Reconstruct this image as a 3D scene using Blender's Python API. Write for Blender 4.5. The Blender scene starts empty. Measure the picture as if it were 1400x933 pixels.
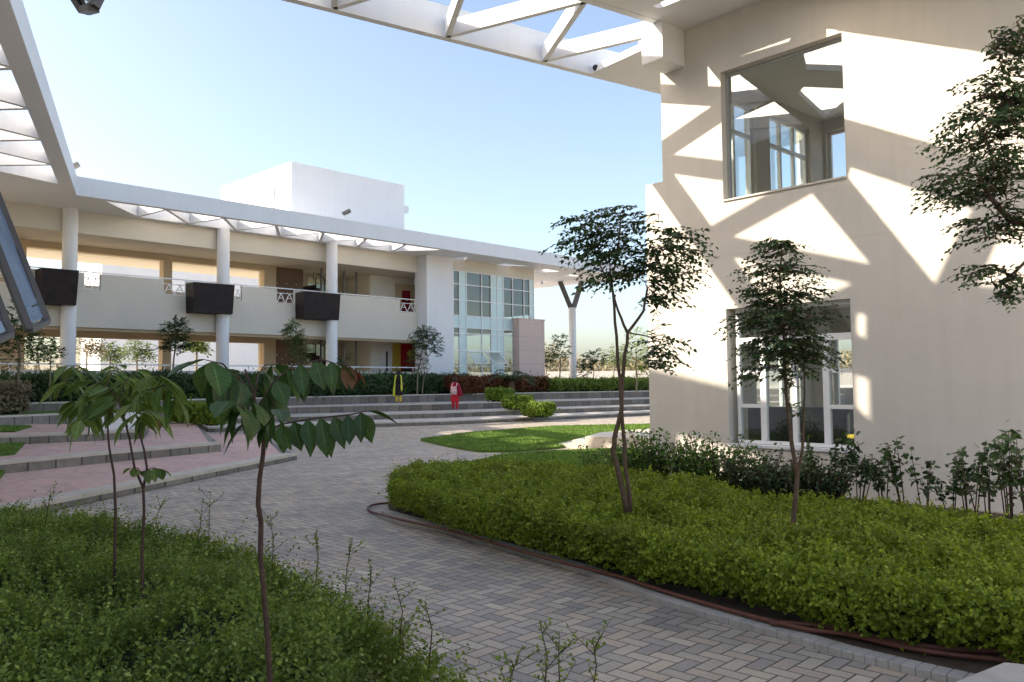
import bpy, bmesh, math, random
import numpy as np
from mathutils import Vector, noise, geometry
random.seed(7); rng = np.random.default_rng(7)
S = bpy.context.scene
COL = S.collection
# ------------------------------------------------------------------ camera
F = 1120.0; H = 1.7
pitch = math.atan(59.5 / F); roll = 0.01
fwd = np.array([0, math.cos(pitch), math.sin(pitch)])
r0 = np.array([1., 0, 0]); u0 = np.cross(r0, fwd)
right = r0 * math.cos(roll) - u0 * math.sin(roll); upv = np.cross(right, fwd)
CAM = np.array([0, 0, H])
def ray(x, y): return fwd + right * ((x - 700) / F) + upv * ((466.5 - y) / F)
def atz(x, y, z):
    r = ray(x, y); p = CAM + r * ((z - H) / r[2]); return (float(p[0]), float(p[1]), float(p[2]))
def atd(x, y, D):
    r = ray(x, y); p = CAM + r * (D / r[1]); return (float(p[0]), float(p[1]), float(p[2]))
cam = bpy.data.cameras.new('camera'); co = bpy.data.objects.new('camera', cam); COL.objects.link(co)
cam.lens = 36 * F / 1400; cam.sensor_width = 36; cam.clip_end = 3000; cam.clip_start = 0.05
from mathutils import Matrix
M = Matrix(((right[0], upv[0], -fwd[0], 0), (right[1], upv[1], -fwd[1], 0), (right[2], upv[2], -fwd[2], H), (0, 0, 0, 1)))
co.matrix_world = M
S.camera = co

# ------------------------------------------------------------------ materials
def newmat(name):
    m = bpy.data.materials.new(name); m.use_nodes = True
    nt = m.node_tree; nt.nodes.clear()
    out = nt.nodes.new('ShaderNodeOutputMaterial')
    return m, nt, out
def N(nt, t, **kw):
    n = nt.nodes.new(t)
    for k, v in kw.items(): setattr(n, k, v)
    return n
def plain(name, c, rough=0.7, var=0.08, scale=1.5, bump=0.0, bscale=60, metal=0.0, streak=0.0, spec=0.3):
    m, nt, out = newmat(name)
    b = N(nt, 'ShaderNodeBsdfPrincipled'); b.inputs['Roughness'].default_value = rough; b.inputs['Metallic'].default_value = metal
    b.inputs['Specular IOR Level'].default_value = spec
    tc = N(nt, 'ShaderNodeTexCoord')
    mp = N(nt, 'ShaderNodeMapping'); nt.links.new(tc.outputs['Object'], mp.inputs[0])
    n1 = N(nt, 'ShaderNodeTexNoise'); n1.inputs['Scale'].default_value = scale; n1.inputs['Detail'].default_value = 6; n1.inputs['Roughness'].default_value = .65
    nt.links.new(mp.outputs[0], n1.inputs['Vector'])
    cr = N(nt, 'ShaderNodeValToRGB')
    cr.color_ramp.elements[0].position = .3; cr.color_ramp.elements[1].position = .7
    cr.color_ramp.elements[0].color = tuple(x * (1 - var) for x in c) + (1,)
    cr.color_ramp.elements[1].color = tuple(min(1, x * (1 + var)) for x in c) + (1,)
    nt.links.new(n1.outputs[0], cr.inputs[0]); col = cr.outputs[0]
    if streak:
        mp2 = N(nt, 'ShaderNodeMapping'); mp2.inputs['Scale'].default_value = (5, 5, .35); nt.links.new(tc.outputs['Object'], mp2.inputs[0])
        n3 = N(nt, 'ShaderNodeTexNoise'); n3.inputs['Scale'].default_value = 1.3; n3.inputs['Detail'].default_value = 5; nt.links.new(mp2.outputs[0], n3.inputs['Vector'])
        r3 = N(nt, 'ShaderNodeMapRange'); r3.inputs[1].default_value = .45; r3.inputs[2].default_value = .75; r3.inputs[3].default_value = 0; r3.inputs[4].default_value = streak
        nt.links.new(n3.outputs[0], r3.inputs[0])
        mx = N(nt, 'ShaderNodeMixRGB'); mx.blend_type = 'MULTIPLY'; mx.inputs[2].default_value = (.55, .5, .45, 1)
        nt.links.new(r3.outputs[0], mx.inputs[0]); nt.links.new(col, mx.inputs[1]); col = mx.outputs[0]
    nt.links.new(col, b.inputs['Base Color'])
    if bump:
        n2 = N(nt, 'ShaderNodeTexNoise'); n2.inputs['Scale'].default_value = bscale; n2.inputs['Detail'].default_value = 4
        nt.links.new(mp.outputs[0], n2.inputs['Vector'])
        bp = N(nt, 'ShaderNodeBump'); bp.inputs['Strength'].default_value = bump; bp.inputs['Distance'].default_value = .02
        nt.links.new(n2.outputs[0], bp.inputs['Height']); nt.links.new(bp.outputs[0], b.inputs['Normal'])
    nt.links.new(b.outputs[0], out.inputs[0])
    return m
def math_(nt, op, a, b=None, c=None):
    n = N(nt, 'ShaderNodeMath', operation=op)
    for i, v in enumerate((a, b, c)):
        if v is None: continue
        if isinstance(v, (int, float)): n.inputs[i].default_value = v
        else: nt.links.new(v, n.inputs[i])
    return n.outputs[0]
def leafmat(name, c0, c1, trans=.3, rough=.45, c2=None, veins=False):
    m, nt, out = newmat(name)
    g = N(nt, 'ShaderNodeNewGeometry')
    cr = N(nt, 'ShaderNodeValToRGB')
    cr.color_ramp.elements[0].color = tuple(c0) + (1,); cr.color_ramp.elements[1].color = tuple(c1) + (1,)
    if c2:
        e = cr.color_ramp.elements.new(.93); e.color = tuple(c1) + (1,)
        cr.color_ramp.elements[2].color = tuple(c2) + (1,)
    nt.links.new(g.outputs['Random Per Island'], cr.inputs[0])
    tc = N(nt, 'ShaderNodeTexCoord'); n1 = N(nt, 'ShaderNodeTexNoise'); n1.inputs['Scale'].default_value = 2.2; n1.inputs['Detail'].default_value = 3
    nt.links.new(tc.outputs['Object'], n1.inputs['Vector'])
    mr = N(nt, 'ShaderNodeMapRange'); mr.inputs[1].default_value = .3; mr.inputs[2].default_value = .7; mr.inputs[3].default_value = .72; mr.inputs[4].default_value = 1.25
    nt.links.new(n1.outputs[0], mr.inputs[0])
    mx = N(nt, 'ShaderNodeVectorMath', operation='SCALE'); nt.links.new(cr.outputs[0], mx.inputs[0]); nt.links.new(mr.outputs[0], mx.inputs['Scale'])
    if veins:      # pale midrib and side veins following each leaf
        at = N(nt, 'ShaderNodeAttribute'); at.attribute_name = 'leafuv'; sx = N(nt, 'ShaderNodeSeparateXYZ'); nt.links.new(at.outputs['Vector'], sx.inputs[0])
        ac = math_(nt, 'ABSOLUTE', sx.outputs[0]); ph = math_(nt, 'ADD', math_(nt, 'MULTIPLY', sx.outputs[1], 9.0), math_(nt, 'MULTIPLY', ac, -1.6))
        v = math_(nt, 'GREATER_THAN', math_(nt, 'COSINE', math_(nt, 'MULTIPLY', ph, 6.283)), .86); mid = math_(nt, 'LESS_THAN', ac, .07)
        kk = math_(nt, 'ADD', math_(nt, 'MULTIPLY', v, .45), math_(nt, 'MULTIPLY', mid, .8)); kk = math_(nt, 'ADD', kk, .9)
        n9 = N(nt, 'ShaderNodeTexNoise'); n9.inputs['Scale'].default_value = 60; nt.links.new(tc.outputs['Object'], n9.inputs['Vector']); kk = math_(nt, 'MULTIPLY', kk, math_(nt, 'MULTIPLY_ADD', n9.outputs[0], .7, .65))
        m2 = N(nt, 'ShaderNodeVectorMath', operation='SCALE'); nt.links.new(mx.outputs[0], m2.inputs[0]); nt.links.new(kk, m2.inputs['Scale']); mx = m2
    b = N(nt, 'ShaderNodeBsdfPrincipled'); b.inputs['Roughness'].default_value = rough; b.inputs['Specular IOR Level'].default_value = .35
    t = N(nt, 'ShaderNodeBsdfTranslucent'); ms = N(nt, 'ShaderNodeMixShader'); ms.inputs[0].default_value = trans
    nt.links.new(mx.outputs[0], b.inputs['Base Color']); nt.links.new(mx.outputs[0], t.inputs['Color'])
    nt.links.new(b.outputs[0], ms.inputs[1]); nt.links.new(t.outputs[0], ms.inputs[2]); nt.links.new(ms.outputs[0], out.inputs[0])
    return m
def glassmat(name, tint=(.93, .97, .96), refl=.06, k=.9):
    m, nt, out = newmat(name)
    t = N(nt, 'ShaderNodeBsdfTransparent'); t.inputs[0].default_value = tuple(tint) + (1,)
    g = N(nt, 'ShaderNodeBsdfGlossy'); g.inputs['Roughness'].default_value = 0.0; g.inputs['Color'].default_value = (.95, .97, 1, 1)
    lw = N(nt, 'ShaderNodeLayerWeight'); lw.inputs[0].default_value = .5
    p = N(nt, 'ShaderNodeMath', operation='POWER'); p.inputs[1].default_value = 2.5; nt.links.new(lw.outputs['Facing'], p.inputs[0])
    a = N(nt, 'ShaderNodeMath', operation='MULTIPLY_ADD'); a.inputs[1].default_value = k; a.inputs[2].default_value = refl; nt.links.new(p.outputs[0], a.inputs[0])
    ms = N(nt, 'ShaderNodeMixShader'); nt.links.new(a.outputs[0], ms.inputs[0]); nt.links.new(t.outputs[0], ms.inputs[1]); nt.links.new(g.outputs[0], ms.inputs[2])
    nt.links.new(ms.outputs[0], out.inputs[0]); return m
def herringbone(name):
    m, nt, out = newmat(name)
    tc = N(nt, 'ShaderNodeTexCoord'); mp = N(nt, 'ShaderNodeMapping'); mp.vector_type = 'POINT'
    mp.inputs['Rotation'].default_value = (0, 0, math.radians(44)); mp.inputs['Scale'].default_value = (1 / .108,) * 3
    nt.links.new(tc.outputs['Object'], mp.inputs[0])
    sx = N(nt, 'ShaderNodeSeparateXYZ'); nt.links.new(mp.outputs[0], sx.inputs[0])
    X, Y = sx.outputs[0], sx.outputs[1]
    i = math_(nt, 'FLOOR', X); j = math_(nt, 'FLOOR', Y); fx = math_(nt, 'SUBTRACT', X, i); fy = math_(nt, 'SUBTRACT', Y, j)
    s = math_(nt, 'FLOORED_MODULO', math_(nt, 'SUBTRACT', i, j), 4.0)
    hor = math_(nt, 'LESS_THAN', s, 1.5)
    s1 = math_(nt, 'COMPARE', s, 1.0, .1); s2 = math_(nt, 'COMPARE', s, 2.0, .1)
    lx = math_(nt, 'ADD', fx, s1)               # along for horizontal 0..2
    ly = math_(nt, 'ADD', fy, s2)
    eh = math_(nt, 'MINIMUM', math_(nt, 'MINIMUM', lx, math_(nt, 'SUBTRACT', 2.0, lx)), math_(nt, 'MINIMUM', fy, math_(nt, 'SUBTRACT', 1.0, fy)))
    ev = math_(nt, 'MINIMUM', math_(nt, 'MINIMUM', ly, math_(nt, 'SUBTRACT', 2.0, ly)), math_(nt, 'MINIMUM', fx, math_(nt, 'SUBTRACT', 1.0, fx)))
    nh = math_(nt, 'SUBTRACT', 1.0, hor)
    e = math_(nt, 'ADD', math_(nt, 'MULTIPLY', eh, hor), math_(nt, 'MULTIPLY', ev, nh))
    bi = math_(nt, 'SUBTRACT', i, math_(nt, 'MULTIPLY', s1, hor)); bj = math_(nt, 'SUBTRACT', j, math_(nt, 'MULTIPLY', s2, nh))
    cv = N(nt, 'ShaderNodeCombineXYZ'); nt.links.new(bi, cv.inputs[0]); nt.links.new(bj, cv.inputs[1]); nt.links.new(hor, cv.inputs[2])
    wn = N(nt, 'ShaderNodeTexWhiteNoise'); nt.links.new(cv.outputs[0], wn.inputs['Vector'])
    cr = N(nt, 'ShaderNodeValToRGB'); cr.color_ramp.interpolation = 'LINEAR'
    cols = [(0, (.28, .245, .215)), (.22, (.40, .345, .275)), (.5, (.49, .41, .31)), (.7, (.46, .36, .27)), (.88, (.34, .295, .25)), (1, (.57, .49, .365))]
    cr.color_ramp.elements[0].color = cols[0][1] + (1,); cr.color_ramp.elements[1].color = cols[-1][1] + (1,)
    for p, c in cols[1:-1]:
        el = cr.color_ramp.elements.new(p); el.color = c + (1,)
    nt.links.new(wn.outputs['Value'], cr.inputs[0])
    n1 = N(nt, 'ShaderNodeTexNoise'); n1.inputs['Scale'].default_value = 1.1; n1.inputs['Detail'].default_value = 7; nt.links.new(tc.outputs['Object'], n1.inputs['Vector'])
    n2 = N(nt, 'ShaderNodeTexNoise'); n2.inputs['Scale'].default_value = 45; n2.inputs['Detail'].default_value = 5; nt.links.new(tc.outputs['Object'], n2.inputs['Vector'])
    k1 = math_(nt, 'MULTIPLY_ADD', n1.outputs[0], .7, .65); k2 = math_(nt, 'MULTIPLY_ADD', n2.outputs[0], .5, .75)
    k = math_(nt, 'MULTIPLY', k1, k2)
    sc = N(nt, 'ShaderNodeVectorMath', operation='SCALE'); nt.links.new(cr.outputs[0], sc.inputs[0]); nt.links.new(k, sc.inputs['Scale'])
    gap = N(nt, 'ShaderNodeMapRange'); gap.inputs[1].default_value = .035; gap.inputs[2].default_value = .075; nt.links.new(e, gap.inputs[0])
    mx = N(nt, 'ShaderNodeMixRGB'); mx.inputs[1].default_value = (.10, .09, .075, 1); nt.links.new(gap.outputs[0], mx.inputs[0]); nt.links.new(sc.outputs[0], mx.inputs[2])
    b = N(nt, 'ShaderNodeBsdfPrincipled'); b.inputs['Roughness'].default_value = .62; b.inputs['Specular IOR Level'].default_value = .35
    nt.links.new(mx.outputs[0], b.inputs['Base Color'])
    hgt = math_(nt, 'ADD', math_(nt, 'MULTIPLY', gap.outputs[0], .6), math_(nt, 'MULTIPLY', n2.outputs[0], .25))
    hgt = math_(nt, 'ADD', hgt, math_(nt, 'MULTIPLY', wn.outputs['Value'], .15))
    bp = N(nt, 'ShaderNodeBump'); bp.inputs['Strength'].default_value = .5; bp.inputs['Distance'].default_value = .006
    nt.links.new(hgt, bp.inputs['Height']); nt.links.new(bp.outputs[0], b.inputs['Normal']); nt.links.new(b.outputs[0], out.inputs[0])
    return m
def tiled(name, c, gapc, w, h, rot=0, var=.12, gap=.02, rough=.7, vertical=False, axis='xy', nam=.9):
    m, nt, out = newmat(name)
    tc = N(nt, 'ShaderNodeTexCoord'); mp = N(nt, 'ShaderNodeMapping'); nt.links.new(tc.outputs['Object'], mp.inputs[0])
    mp.inputs['Rotation'].default_value = (math.radians(90), 0, rot) if vertical else (0, 0, rot)
    if vertical:   # wrap width along rotated horizontal, height = z
        sx = N(nt, 'ShaderNodeSeparateXYZ'); nt.links.new(tc.outputs['Object'], sx.inputs[0])
        hx = math_(nt, 'ADD', math_(nt, 'MULTIPLY', sx.outputs[0], math.cos(rot)), math_(nt, 'MULTIPLY', sx.outputs[1], math.sin(rot)))
        cv = N(nt, 'ShaderNodeCombineXYZ'); nt.links.new(hx, cv.inputs[0]); nt.links.new(sx.outputs[2], cv.inputs[1]); vec = cv.outputs[0]
    else: vec = mp.outputs[0]
    bt = N(nt, 'ShaderNodeTexBrick'); bt.inputs['Scale'].default_value = 1; bt.inputs['Brick Width'].default_value = w; bt.inputs['Row Height'].default_value = h
    bt.inputs['Mortar Size'].default_value = gap; bt.inputs['Mortar Smooth'].default_value = .1; bt.offset = 0 if vertical else .5
    bt.inputs['Color1'].default_value = tuple(x * (1 - var) for x in c) + (1,); bt.inputs['Color2'].default_value = tuple(x * (1 + var) for x in c) + (1,)
    bt.inputs['Mortar'].default_value = tuple(gapc) + (1,)
    nt.links.new(vec, bt.inputs['Vector'])
    n1 = N(nt, 'ShaderNodeTexNoise'); n1.inputs['Scale'].default_value = 6; n1.inputs['Detail'].default_value = 8; nt.links.new(tc.outputs['Object'], n1.inputs['Vector'])
    k = math_(nt, 'MULTIPLY_ADD', n1.outputs[0], nam, 1 - nam / 2)
    sc = N(nt, 'ShaderNodeVectorMath', operation='SCALE'); nt.links.new(bt.outputs[0], sc.inputs[0]); nt.links.new(k, sc.inputs['Scale'])
    b = N(nt, 'ShaderNodeBsdfPrincipled'); b.inputs['Roughness'].default_value = rough; nt.links.new(sc.outputs[0], b.inputs['Base Color'])
    nt.links.new(b.outputs[0], out.inputs[0]); return m

WALL = plain('cream_paint', (.66, .61, .535), .85, .05, .6, .25, 70, streak=.10)
CREAM = plain('beige_paint', (.66, .61, .52), .85, .03, .8)
WHITE = plain('white_paint', (.80, .80, .80), .6, .025, .7, streak=.08)
WHITEF = plain('white_enamel', (.80, .80, .79), .35, .02)
OCHRE = plain('ochre_paint', (.58, .47, .33), .8, .05)
BROWN = plain('dark_brown_cladding', (.030, .022, .020), .6, .25, 3, spec=.15)
STONE = tiled('pink_stone', (.66, .49, .42), (.45, .34, .29), 1.6, .9, 0, .04, .012, vertical=True, nam=.22)
SCREEN = plain('brown_screen', (.17, .11, .075), .7, .1)
COPING = plain('coping_stone', (.54, .48, .40), .75, .14, 4, .2, 40)
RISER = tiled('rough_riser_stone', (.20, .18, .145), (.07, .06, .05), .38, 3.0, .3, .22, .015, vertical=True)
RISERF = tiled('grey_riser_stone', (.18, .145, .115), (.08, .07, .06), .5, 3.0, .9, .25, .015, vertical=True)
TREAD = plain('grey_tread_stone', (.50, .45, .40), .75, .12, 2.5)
PINK = tiled('pink_paving', (.58, .36, .30), (.54, .40, .33), .9, .45, .9, .10, .012)
PAVE = herringbone('herringbone_pavers')
KERB = plain('kerb_concrete', (.40, .375, .34), .8, .16, 5, .2, 60)
SOIL = plain('soil', (.075, .055, .038), .95, .35, 6, .5, 30)
EARTH = plain('dry_earth', (.26, .21, .14), .95, .25, .2, .3, 8)
HOSE = plain('hose_rubber', (.15, .055, .038), .45, .2, 20)
BARK = plain('bark', (.13, .085, .055), .9, .3, 25, .6, 80)
BARKD = plain('sapling_bark', (.085, .05, .036), .9, .3, 25, .6, 80)
BARKL = plain('pale_bark', (.22, .18, .13), .9, .25, 15, .4, 50)
METAL = plain('aluminium', (.50, .50, .50), .35, .05, metal=.6)
METALD = plain('grey_metal', (.13, .125, .12), .45, .1, metal=.4)
DARKM = plain('dark_metal', (.05, .05, .055), .5, .1)
GLASS = glassmat('window_glass')
GLASSR = glassmat('reflective_glass', (.93, .96, .95), .09, .7)
GLASSD = glassmat('tinted_glass', (.66, .73, .73), .04, .5)
GLASST = glassmat('dark_tinted_glass', (.38, .42, .39), .05, .5)
AQUA = plain('aqua_panel', (.58, .74, .73), .25, .04, spec=.6)
CEIL = plain('ceiling', (.78, .75, .68), .9, .04)
FLOORI = plain('interior_floor', (.32, .27, .22), .4, .1)
CONC = plain('concrete_roof', (.5, .48, .45), .9, .1)
SKIN = plain('skin', (.26, .14, .09), .55, .05)
HAIR = plain('black_hair', (.012, .01, .01), .5, .1)
BLACKC = plain('black_cotton', (.016, .014, .022), .9, .2, 8)
YELL = plain('yellow_chiffon', (.55, .60, .06), .8, .1, 8)
YELLP = plain('mustard_cotton', (.66, .48, .08), .85, .08, 8)
REDC = plain('red_cotton', (.50, .018, .03), .85, .15, 8)
REDD = plain('crimson_scarf', (.26, .012, .03), .85, .15, 8)
BAG = plain('printed_bag', (.56, .36, .35), .8, .35, 14)
L_HEDGE = leafmat('hedge_leaf', (.12, .185, .016), (.33, .41, .04), .4, .5, (.50, .54, .09))
L_SHRUB = leafmat('shrub_leaf', (.11, .175, .028), (.28, .36, .06), .4, .5, (.46, .50, .14))
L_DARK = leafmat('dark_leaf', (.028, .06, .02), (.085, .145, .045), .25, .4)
L_TREE = leafmat('tree_leaf', (.035, .07, .03), (.11, .18, .065), .4, .4, (.24, .30, .10))
L_BIG = leafmat('broad_leaf', (.028, .065, .014), (.07, .13, .028), .25, .42, veins=True)
L_SAP = leafmat('young_leaf', (.085, .16, .03), (.19, .26, .055), .4, .45, (.20, .11, .05), veins=True)
L_RED = leafmat('red_leaf', (.14, .03, .02), (.22, .10, .03), .3, .5)
L_LIME = leafmat('lime_leaf', (.11, .19, .015), (.24, .34, .04), .3, .5)
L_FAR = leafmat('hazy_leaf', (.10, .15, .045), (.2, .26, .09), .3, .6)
L_DRY = leafmat('dry_leaf', (.20, .17, .10), (.33, .28, .17), .3, .7)
GRASS = leafmat('grass_blade', (.10, .19, .03), (.21, .33, .06), .35, .6)
GRASSG = plain('grass_ground', (.075, .14, .02), .95, .3, 3, .5, 60)

# ------------------------------------------------------------------ mesh helpers
class MB:
    def __init__(s): s.v = []; s.f = []; s.sm = []
    def poly(s, pts, smooth=False):
        n = len(s.v); s.v += [tuple(p) for p in pts]; s.f.append(tuple(range(n, n + len(pts)))); s.sm.append(smooth)
    def hexa(s, p):   # 8 points: bottom 4, top 4
        n = len(s.v); s.v += [tuple(q) for q in p]
        for f in ((3, 2, 1, 0), (4, 5, 6, 7), (0, 1, 5, 4), (1, 2, 6, 5), (2, 3, 7, 6), (3, 0, 4, 7)):
            s.f.append(tuple(n + i for i in f)); s.sm.append(False)
    def box(s, x0, x1, y0, y1, z0, z1):
        s.hexa([(x0, y0, z0), (x1, y0, z0), (x1, y1, z0), (x0, y1, z0), (x0, y0, z1), (x1, y0, z1), (x1, y1, z1), (x0, y1, z1)])
    def fbox(s, fr, s0, s1, t0, t1, z0, z1):
        p = [fr.pt(a, b, z) for z in (z0, z1) for a, b in ((s0, t0), (s1, t0), (s1, t1), (s0, t1))]
        s.hexa(p)
    def prism(s, poly, z0, z1):
        n = len(s.v); k = len(poly)
        s.v += [(p[0], p[1], z0) for p in poly] + [(p[0], p[1], z1) for p in poly]
        s.f.append(tuple(n + i for i in range(k - 1, -1, -1))); s.f.append(tuple(n + k + i for i in range(k))); s.sm += [False, False]
        for i in range(k):
            j = (i + 1) % k; s.f.append((n + i, n + j, n + k + j, n + k + i)); s.sm.append(False)
    def bar(s, a, b, w, h=None, up=(0, 0, 1)):
        a = Vector(a); b = Vector(b); h = h or w; d = (b - a).normalized(); up = Vector(up)
        if abs(d.dot(up)) > .98: up = Vector((1, 0, 0))
        r = d.cross(up).normalized() * w / 2; u = r.cross(d).normalized() * h / 2
        s.hexa([a - r - u, a + r - u, b + r - u, b - r - u, a - r + u, a + r + u, b + r + u, b - r + u])
    def tube(s, pts, rad, seg=7, cap=True):
        pts = [Vector(p) for p in pts]
        if isinstance(rad, (int, float)): rad = [rad] * len(pts)
        n0 = len(s.v); prev = None
        for i, p in enumerate(pts):
            d = (pts[min(i + 1, len(pts) - 1)] - pts[max(i - 1, 0)]); d = d.normalized() if d.length > 1e-9 else Vector((0, 0, 1))
            a = Vector((1, 0, 0)) if prev is None else prev
            a = (a - d * a.dot(d));
            if a.length < 1e-3: a = d.orthogonal()
            a.normalize(); prev = a; b = d.cross(a)
            for k in range(seg):
                t = 2 * math.pi * k / seg; s.v.append(tuple(p + (a * math.cos(t) + b * math.sin(t)) * rad[i]))
        for i in range(len(pts) - 1):
            for k in range(seg):
                q = n0 + i * seg; s.f.append((q + k, q + (k + 1) % seg, q + seg + (k + 1) % seg, q + seg + k)); s.sm.append(True)
        if cap:
            s.f.append(tuple(n0 + k for k in range(seg - 1, -1, -1))); q = n0 + (len(pts) - 1) * seg
            s.f.append(tuple(q + k for k in range(seg))); s.sm += [False, False]
    def rings(s, rings_, cap=True):
        n0 = len(s.v); seg = len(rings_[0])
        for r in rings_: s.v += [tuple(p) for p in r]
        for i in range(len(rings_) - 1):
            for k in range(seg):
                q = n0 + i * seg; s.f.append((q + k, q + (k + 1) % seg, q + seg + (k + 1) % seg, q + seg + k)); s.sm.append(True)
        if cap:
            s.f.append(tuple(n0 + k for k in range(seg - 1, -1, -1))); q = n0 + (len(rings_) - 1) * seg
            s.f.append(tuple(q + k for k in range(seg))); s.sm += [True, True]
    def build(s, name, mat, parent=None, bevel=0):
        o = Vector(parent['_o']) if parent is not None and '_o' in parent else Vector((0, 0, 0))
        me = bpy.data.meshes.new(name); me.from_pydata([tuple(Vector(v) - o) for v in s.v], [], s.f)
        me.polygons.foreach_set('use_smooth', s.sm); me.materials.append(mat); me.update()
        bm = bmesh.new(); bm.from_mesh(me); bmesh.ops.recalc_face_normals(bm, faces=bm.faces); bm.to_mesh(me); bm.free()
        ob = bpy.data.objects.new(name, me); COL.objects.link(ob)
        if parent is not None: ob.parent = parent; ob['_o'] = parent['_o'] if '_o' in parent else (0, 0, 0)
        if bevel:
            md = ob.modifiers.new('bevel', 'BEVEL'); md.width = bevel; md.segments = 2; md.limit_method = 'ANGLE'
        return ob
def thing(name, label, cat, loc=(0, 0, 0), group=None):
    o = bpy.data.objects.new(name, None); COL.objects.link(o); o.location = loc; o['_o'] = tuple(loc)
    o['label'] = label; o['category'] = cat; o.empty_display_size = .2
    if group: o['group'] = group
    return o
def tag(o, label, cat, group=None):
    o['label'] = label; o['category'] = cat
    if group: o['group'] = group
    return o
def struct(o): o['kind'] = 'structure'; return o
def stuff(o, label=None):
    o['kind'] = 'stuff'
    if label: o['label'] = label
    return o
class Frame:
    def __init__(s, o, d, t): s.o = np.array(o[:2], float); s.d = np.array(d, float); s.t = np.array(t, float)
    def pt(s, a, b, z): p = s.o + s.d * a + s.t * b; return (float(p[0]), float(p[1]), float(z))
    def px(s, x, y, t=0.):      # pixel -> (s, z) on the plane at inward depth t
        r = ray(x, y); k = ((s.o + s.t * t - CAM[:2]) @ s.t) / (r[:2] @ s.t); p = CAM + r * k
        return float((p[:2] - s.o) @ s.d), float(p[2])
    def s(s_, x, t=0.): return s_.px(x, 500, t)[0]
def inpoly(p, poly):
    c = False; j = len(poly) - 1
    for i in range(len(poly)):
        a, b = poly[i], poly[j]
        if (a[1] > p[1]) != (b[1] > p[1]) and p[0] < (b[0] - a[0]) * (p[1] - a[1]) / (b[1] - a[1]) + a[0]: c = not c
        j = i
    return c
def perforated(outer, holes, z0, z1, mb=None):
    """a flat slab with openings: the openings' sides are real faces"""
    vs = []; es = []
    for lp in [outer] + holes:
        n = len(vs); vs += [Vector((p[0], p[1])) for p in lp]; es += [(n + i, n + (i + 1) % len(lp)) for i in range(len(lp))]
    r = geometry.delaunay_2d_cdt(vs, es, [], 0, 1e-5)
    V, Fs = r[0], r[2]; keep = []
    for f in Fs:
        c = sum((V[i] for i in f), Vector((0, 0))) / len(f)
        if inpoly(c, outer) and not any(inpoly(c, h) for h in holes): keep.append(tuple(f))
    mb = mb or MB(); n = len(mb.v); k = len(V)
    mb.v += [(v.x, v.y, z0) for v in V] + [(v.x, v.y, z1) for v in V]
    cnt = {}
    for f in keep:
        mb.f.append(tuple(n + i for i in reversed(f))); mb.f.append(tuple(n + k + i for i in f)); mb.sm += [False, False]
        for a, b in zip(f, f[1:] + f[:1]):
            cnt.setdefault((min(a, b), max(a, b)), []).append((a, b))
    for v in cnt.values():
        if len(v) == 1:
            a, b = v[0]; mb.f.append((n + a, n + b, n + k + b, n + k + a)); mb.sm.append(False)
    return mb
def fastmesh(name, verts, faces, nper, mat, parent=None, smooth=False):
    verts = np.asarray(verts, np.float32).reshape(-1, 3); faces = np.asarray(faces, np.int32)
    if parent is not None and '_o' in parent: verts = verts - np.array(tuple(parent['_o']), np.float32)
    me = bpy.data.meshes.new(name); me.vertices.add(len(verts)); me.vertices.foreach_set('co', verts.ravel())
    me.loops.add(faces.size); me.loops.foreach_set('vertex_index', faces.ravel())
    nf = faces.size // nper; me.polygons.add(nf)
    me.polygons.foreach_set('loop_start', np.arange(nf, dtype=np.int32) * nper)
    me.polygons.foreach_set('loop_total', np.full(nf, nper, np.int32))
    me.polygons.foreach_set('use_smooth', np.full(nf, smooth, bool))
    me.materials.append(mat); me.update(calc_edges=True)
    ob = bpy.data.objects.new(name, me); COL.objects.link(ob)
    if parent is not None: ob.parent = parent; ob['_o'] = tuple(parent['_o']) if '_o' in parent else (0, 0, 0)
    return ob
def nrm(a): return a / np.maximum(np.linalg.norm(a, axis=-1, keepdims=True), 1e-9)
def leaves(name, P, A, U, Ln, W, mat, parent=None, fold=.25, curl=.15):
    """P base points, A axis dirs, U up dirs, Ln lengths, W half widths"""
    P = np.asarray(P, float); A = nrm(np.asarray(A, float)); U = np.asarray(U, float)
    R = nrm(np.cross(A, U)); U = np.cross(R, A); n = len(P)
    Ln = np.broadcast_to(np.asarray(Ln, float), (n,))[:, None]; W = np.broadcast_to(np.asarray(W, float), (n,))[:, None]
    base = P; m1 = P + A * Ln * .35 ; m2 = P + A * Ln * .70 - U * Ln * curl * .4; tip = P + A * Ln - U * Ln * curl
    l1 = m1 - R * W + U * W * fold; r1 = m1 + R * W + U * W * fold; l2 = m2 - R * W * .72 + U * W * fold * .7; r2 = m2 + R * W * .72 + U * W * fold * .7
    V = np.stack([base, l1, l2, tip, r2, r1, m1, m2], 1).reshape(-1, 3)
    f = np.array([[0, 6, 1, 0], [1, 6, 7, 2], [2, 7, 3, 2], [0, 5, 6, 0], [6, 5, 4, 7], [7, 4, 3, 7]])
    tris = np.array([[0, 6, 1], [1, 6, 7], [1, 7, 2], [2, 7, 3], [0, 5, 6], [6, 5, 4], [6, 4, 7], [7, 4, 3]])
    Fc = (np.arange(n)[:, None, None] * 8 + tris[None]).reshape(-1, 3)
    return fastmesh(name, V, Fc, 3, mat, parent, True)
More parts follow.
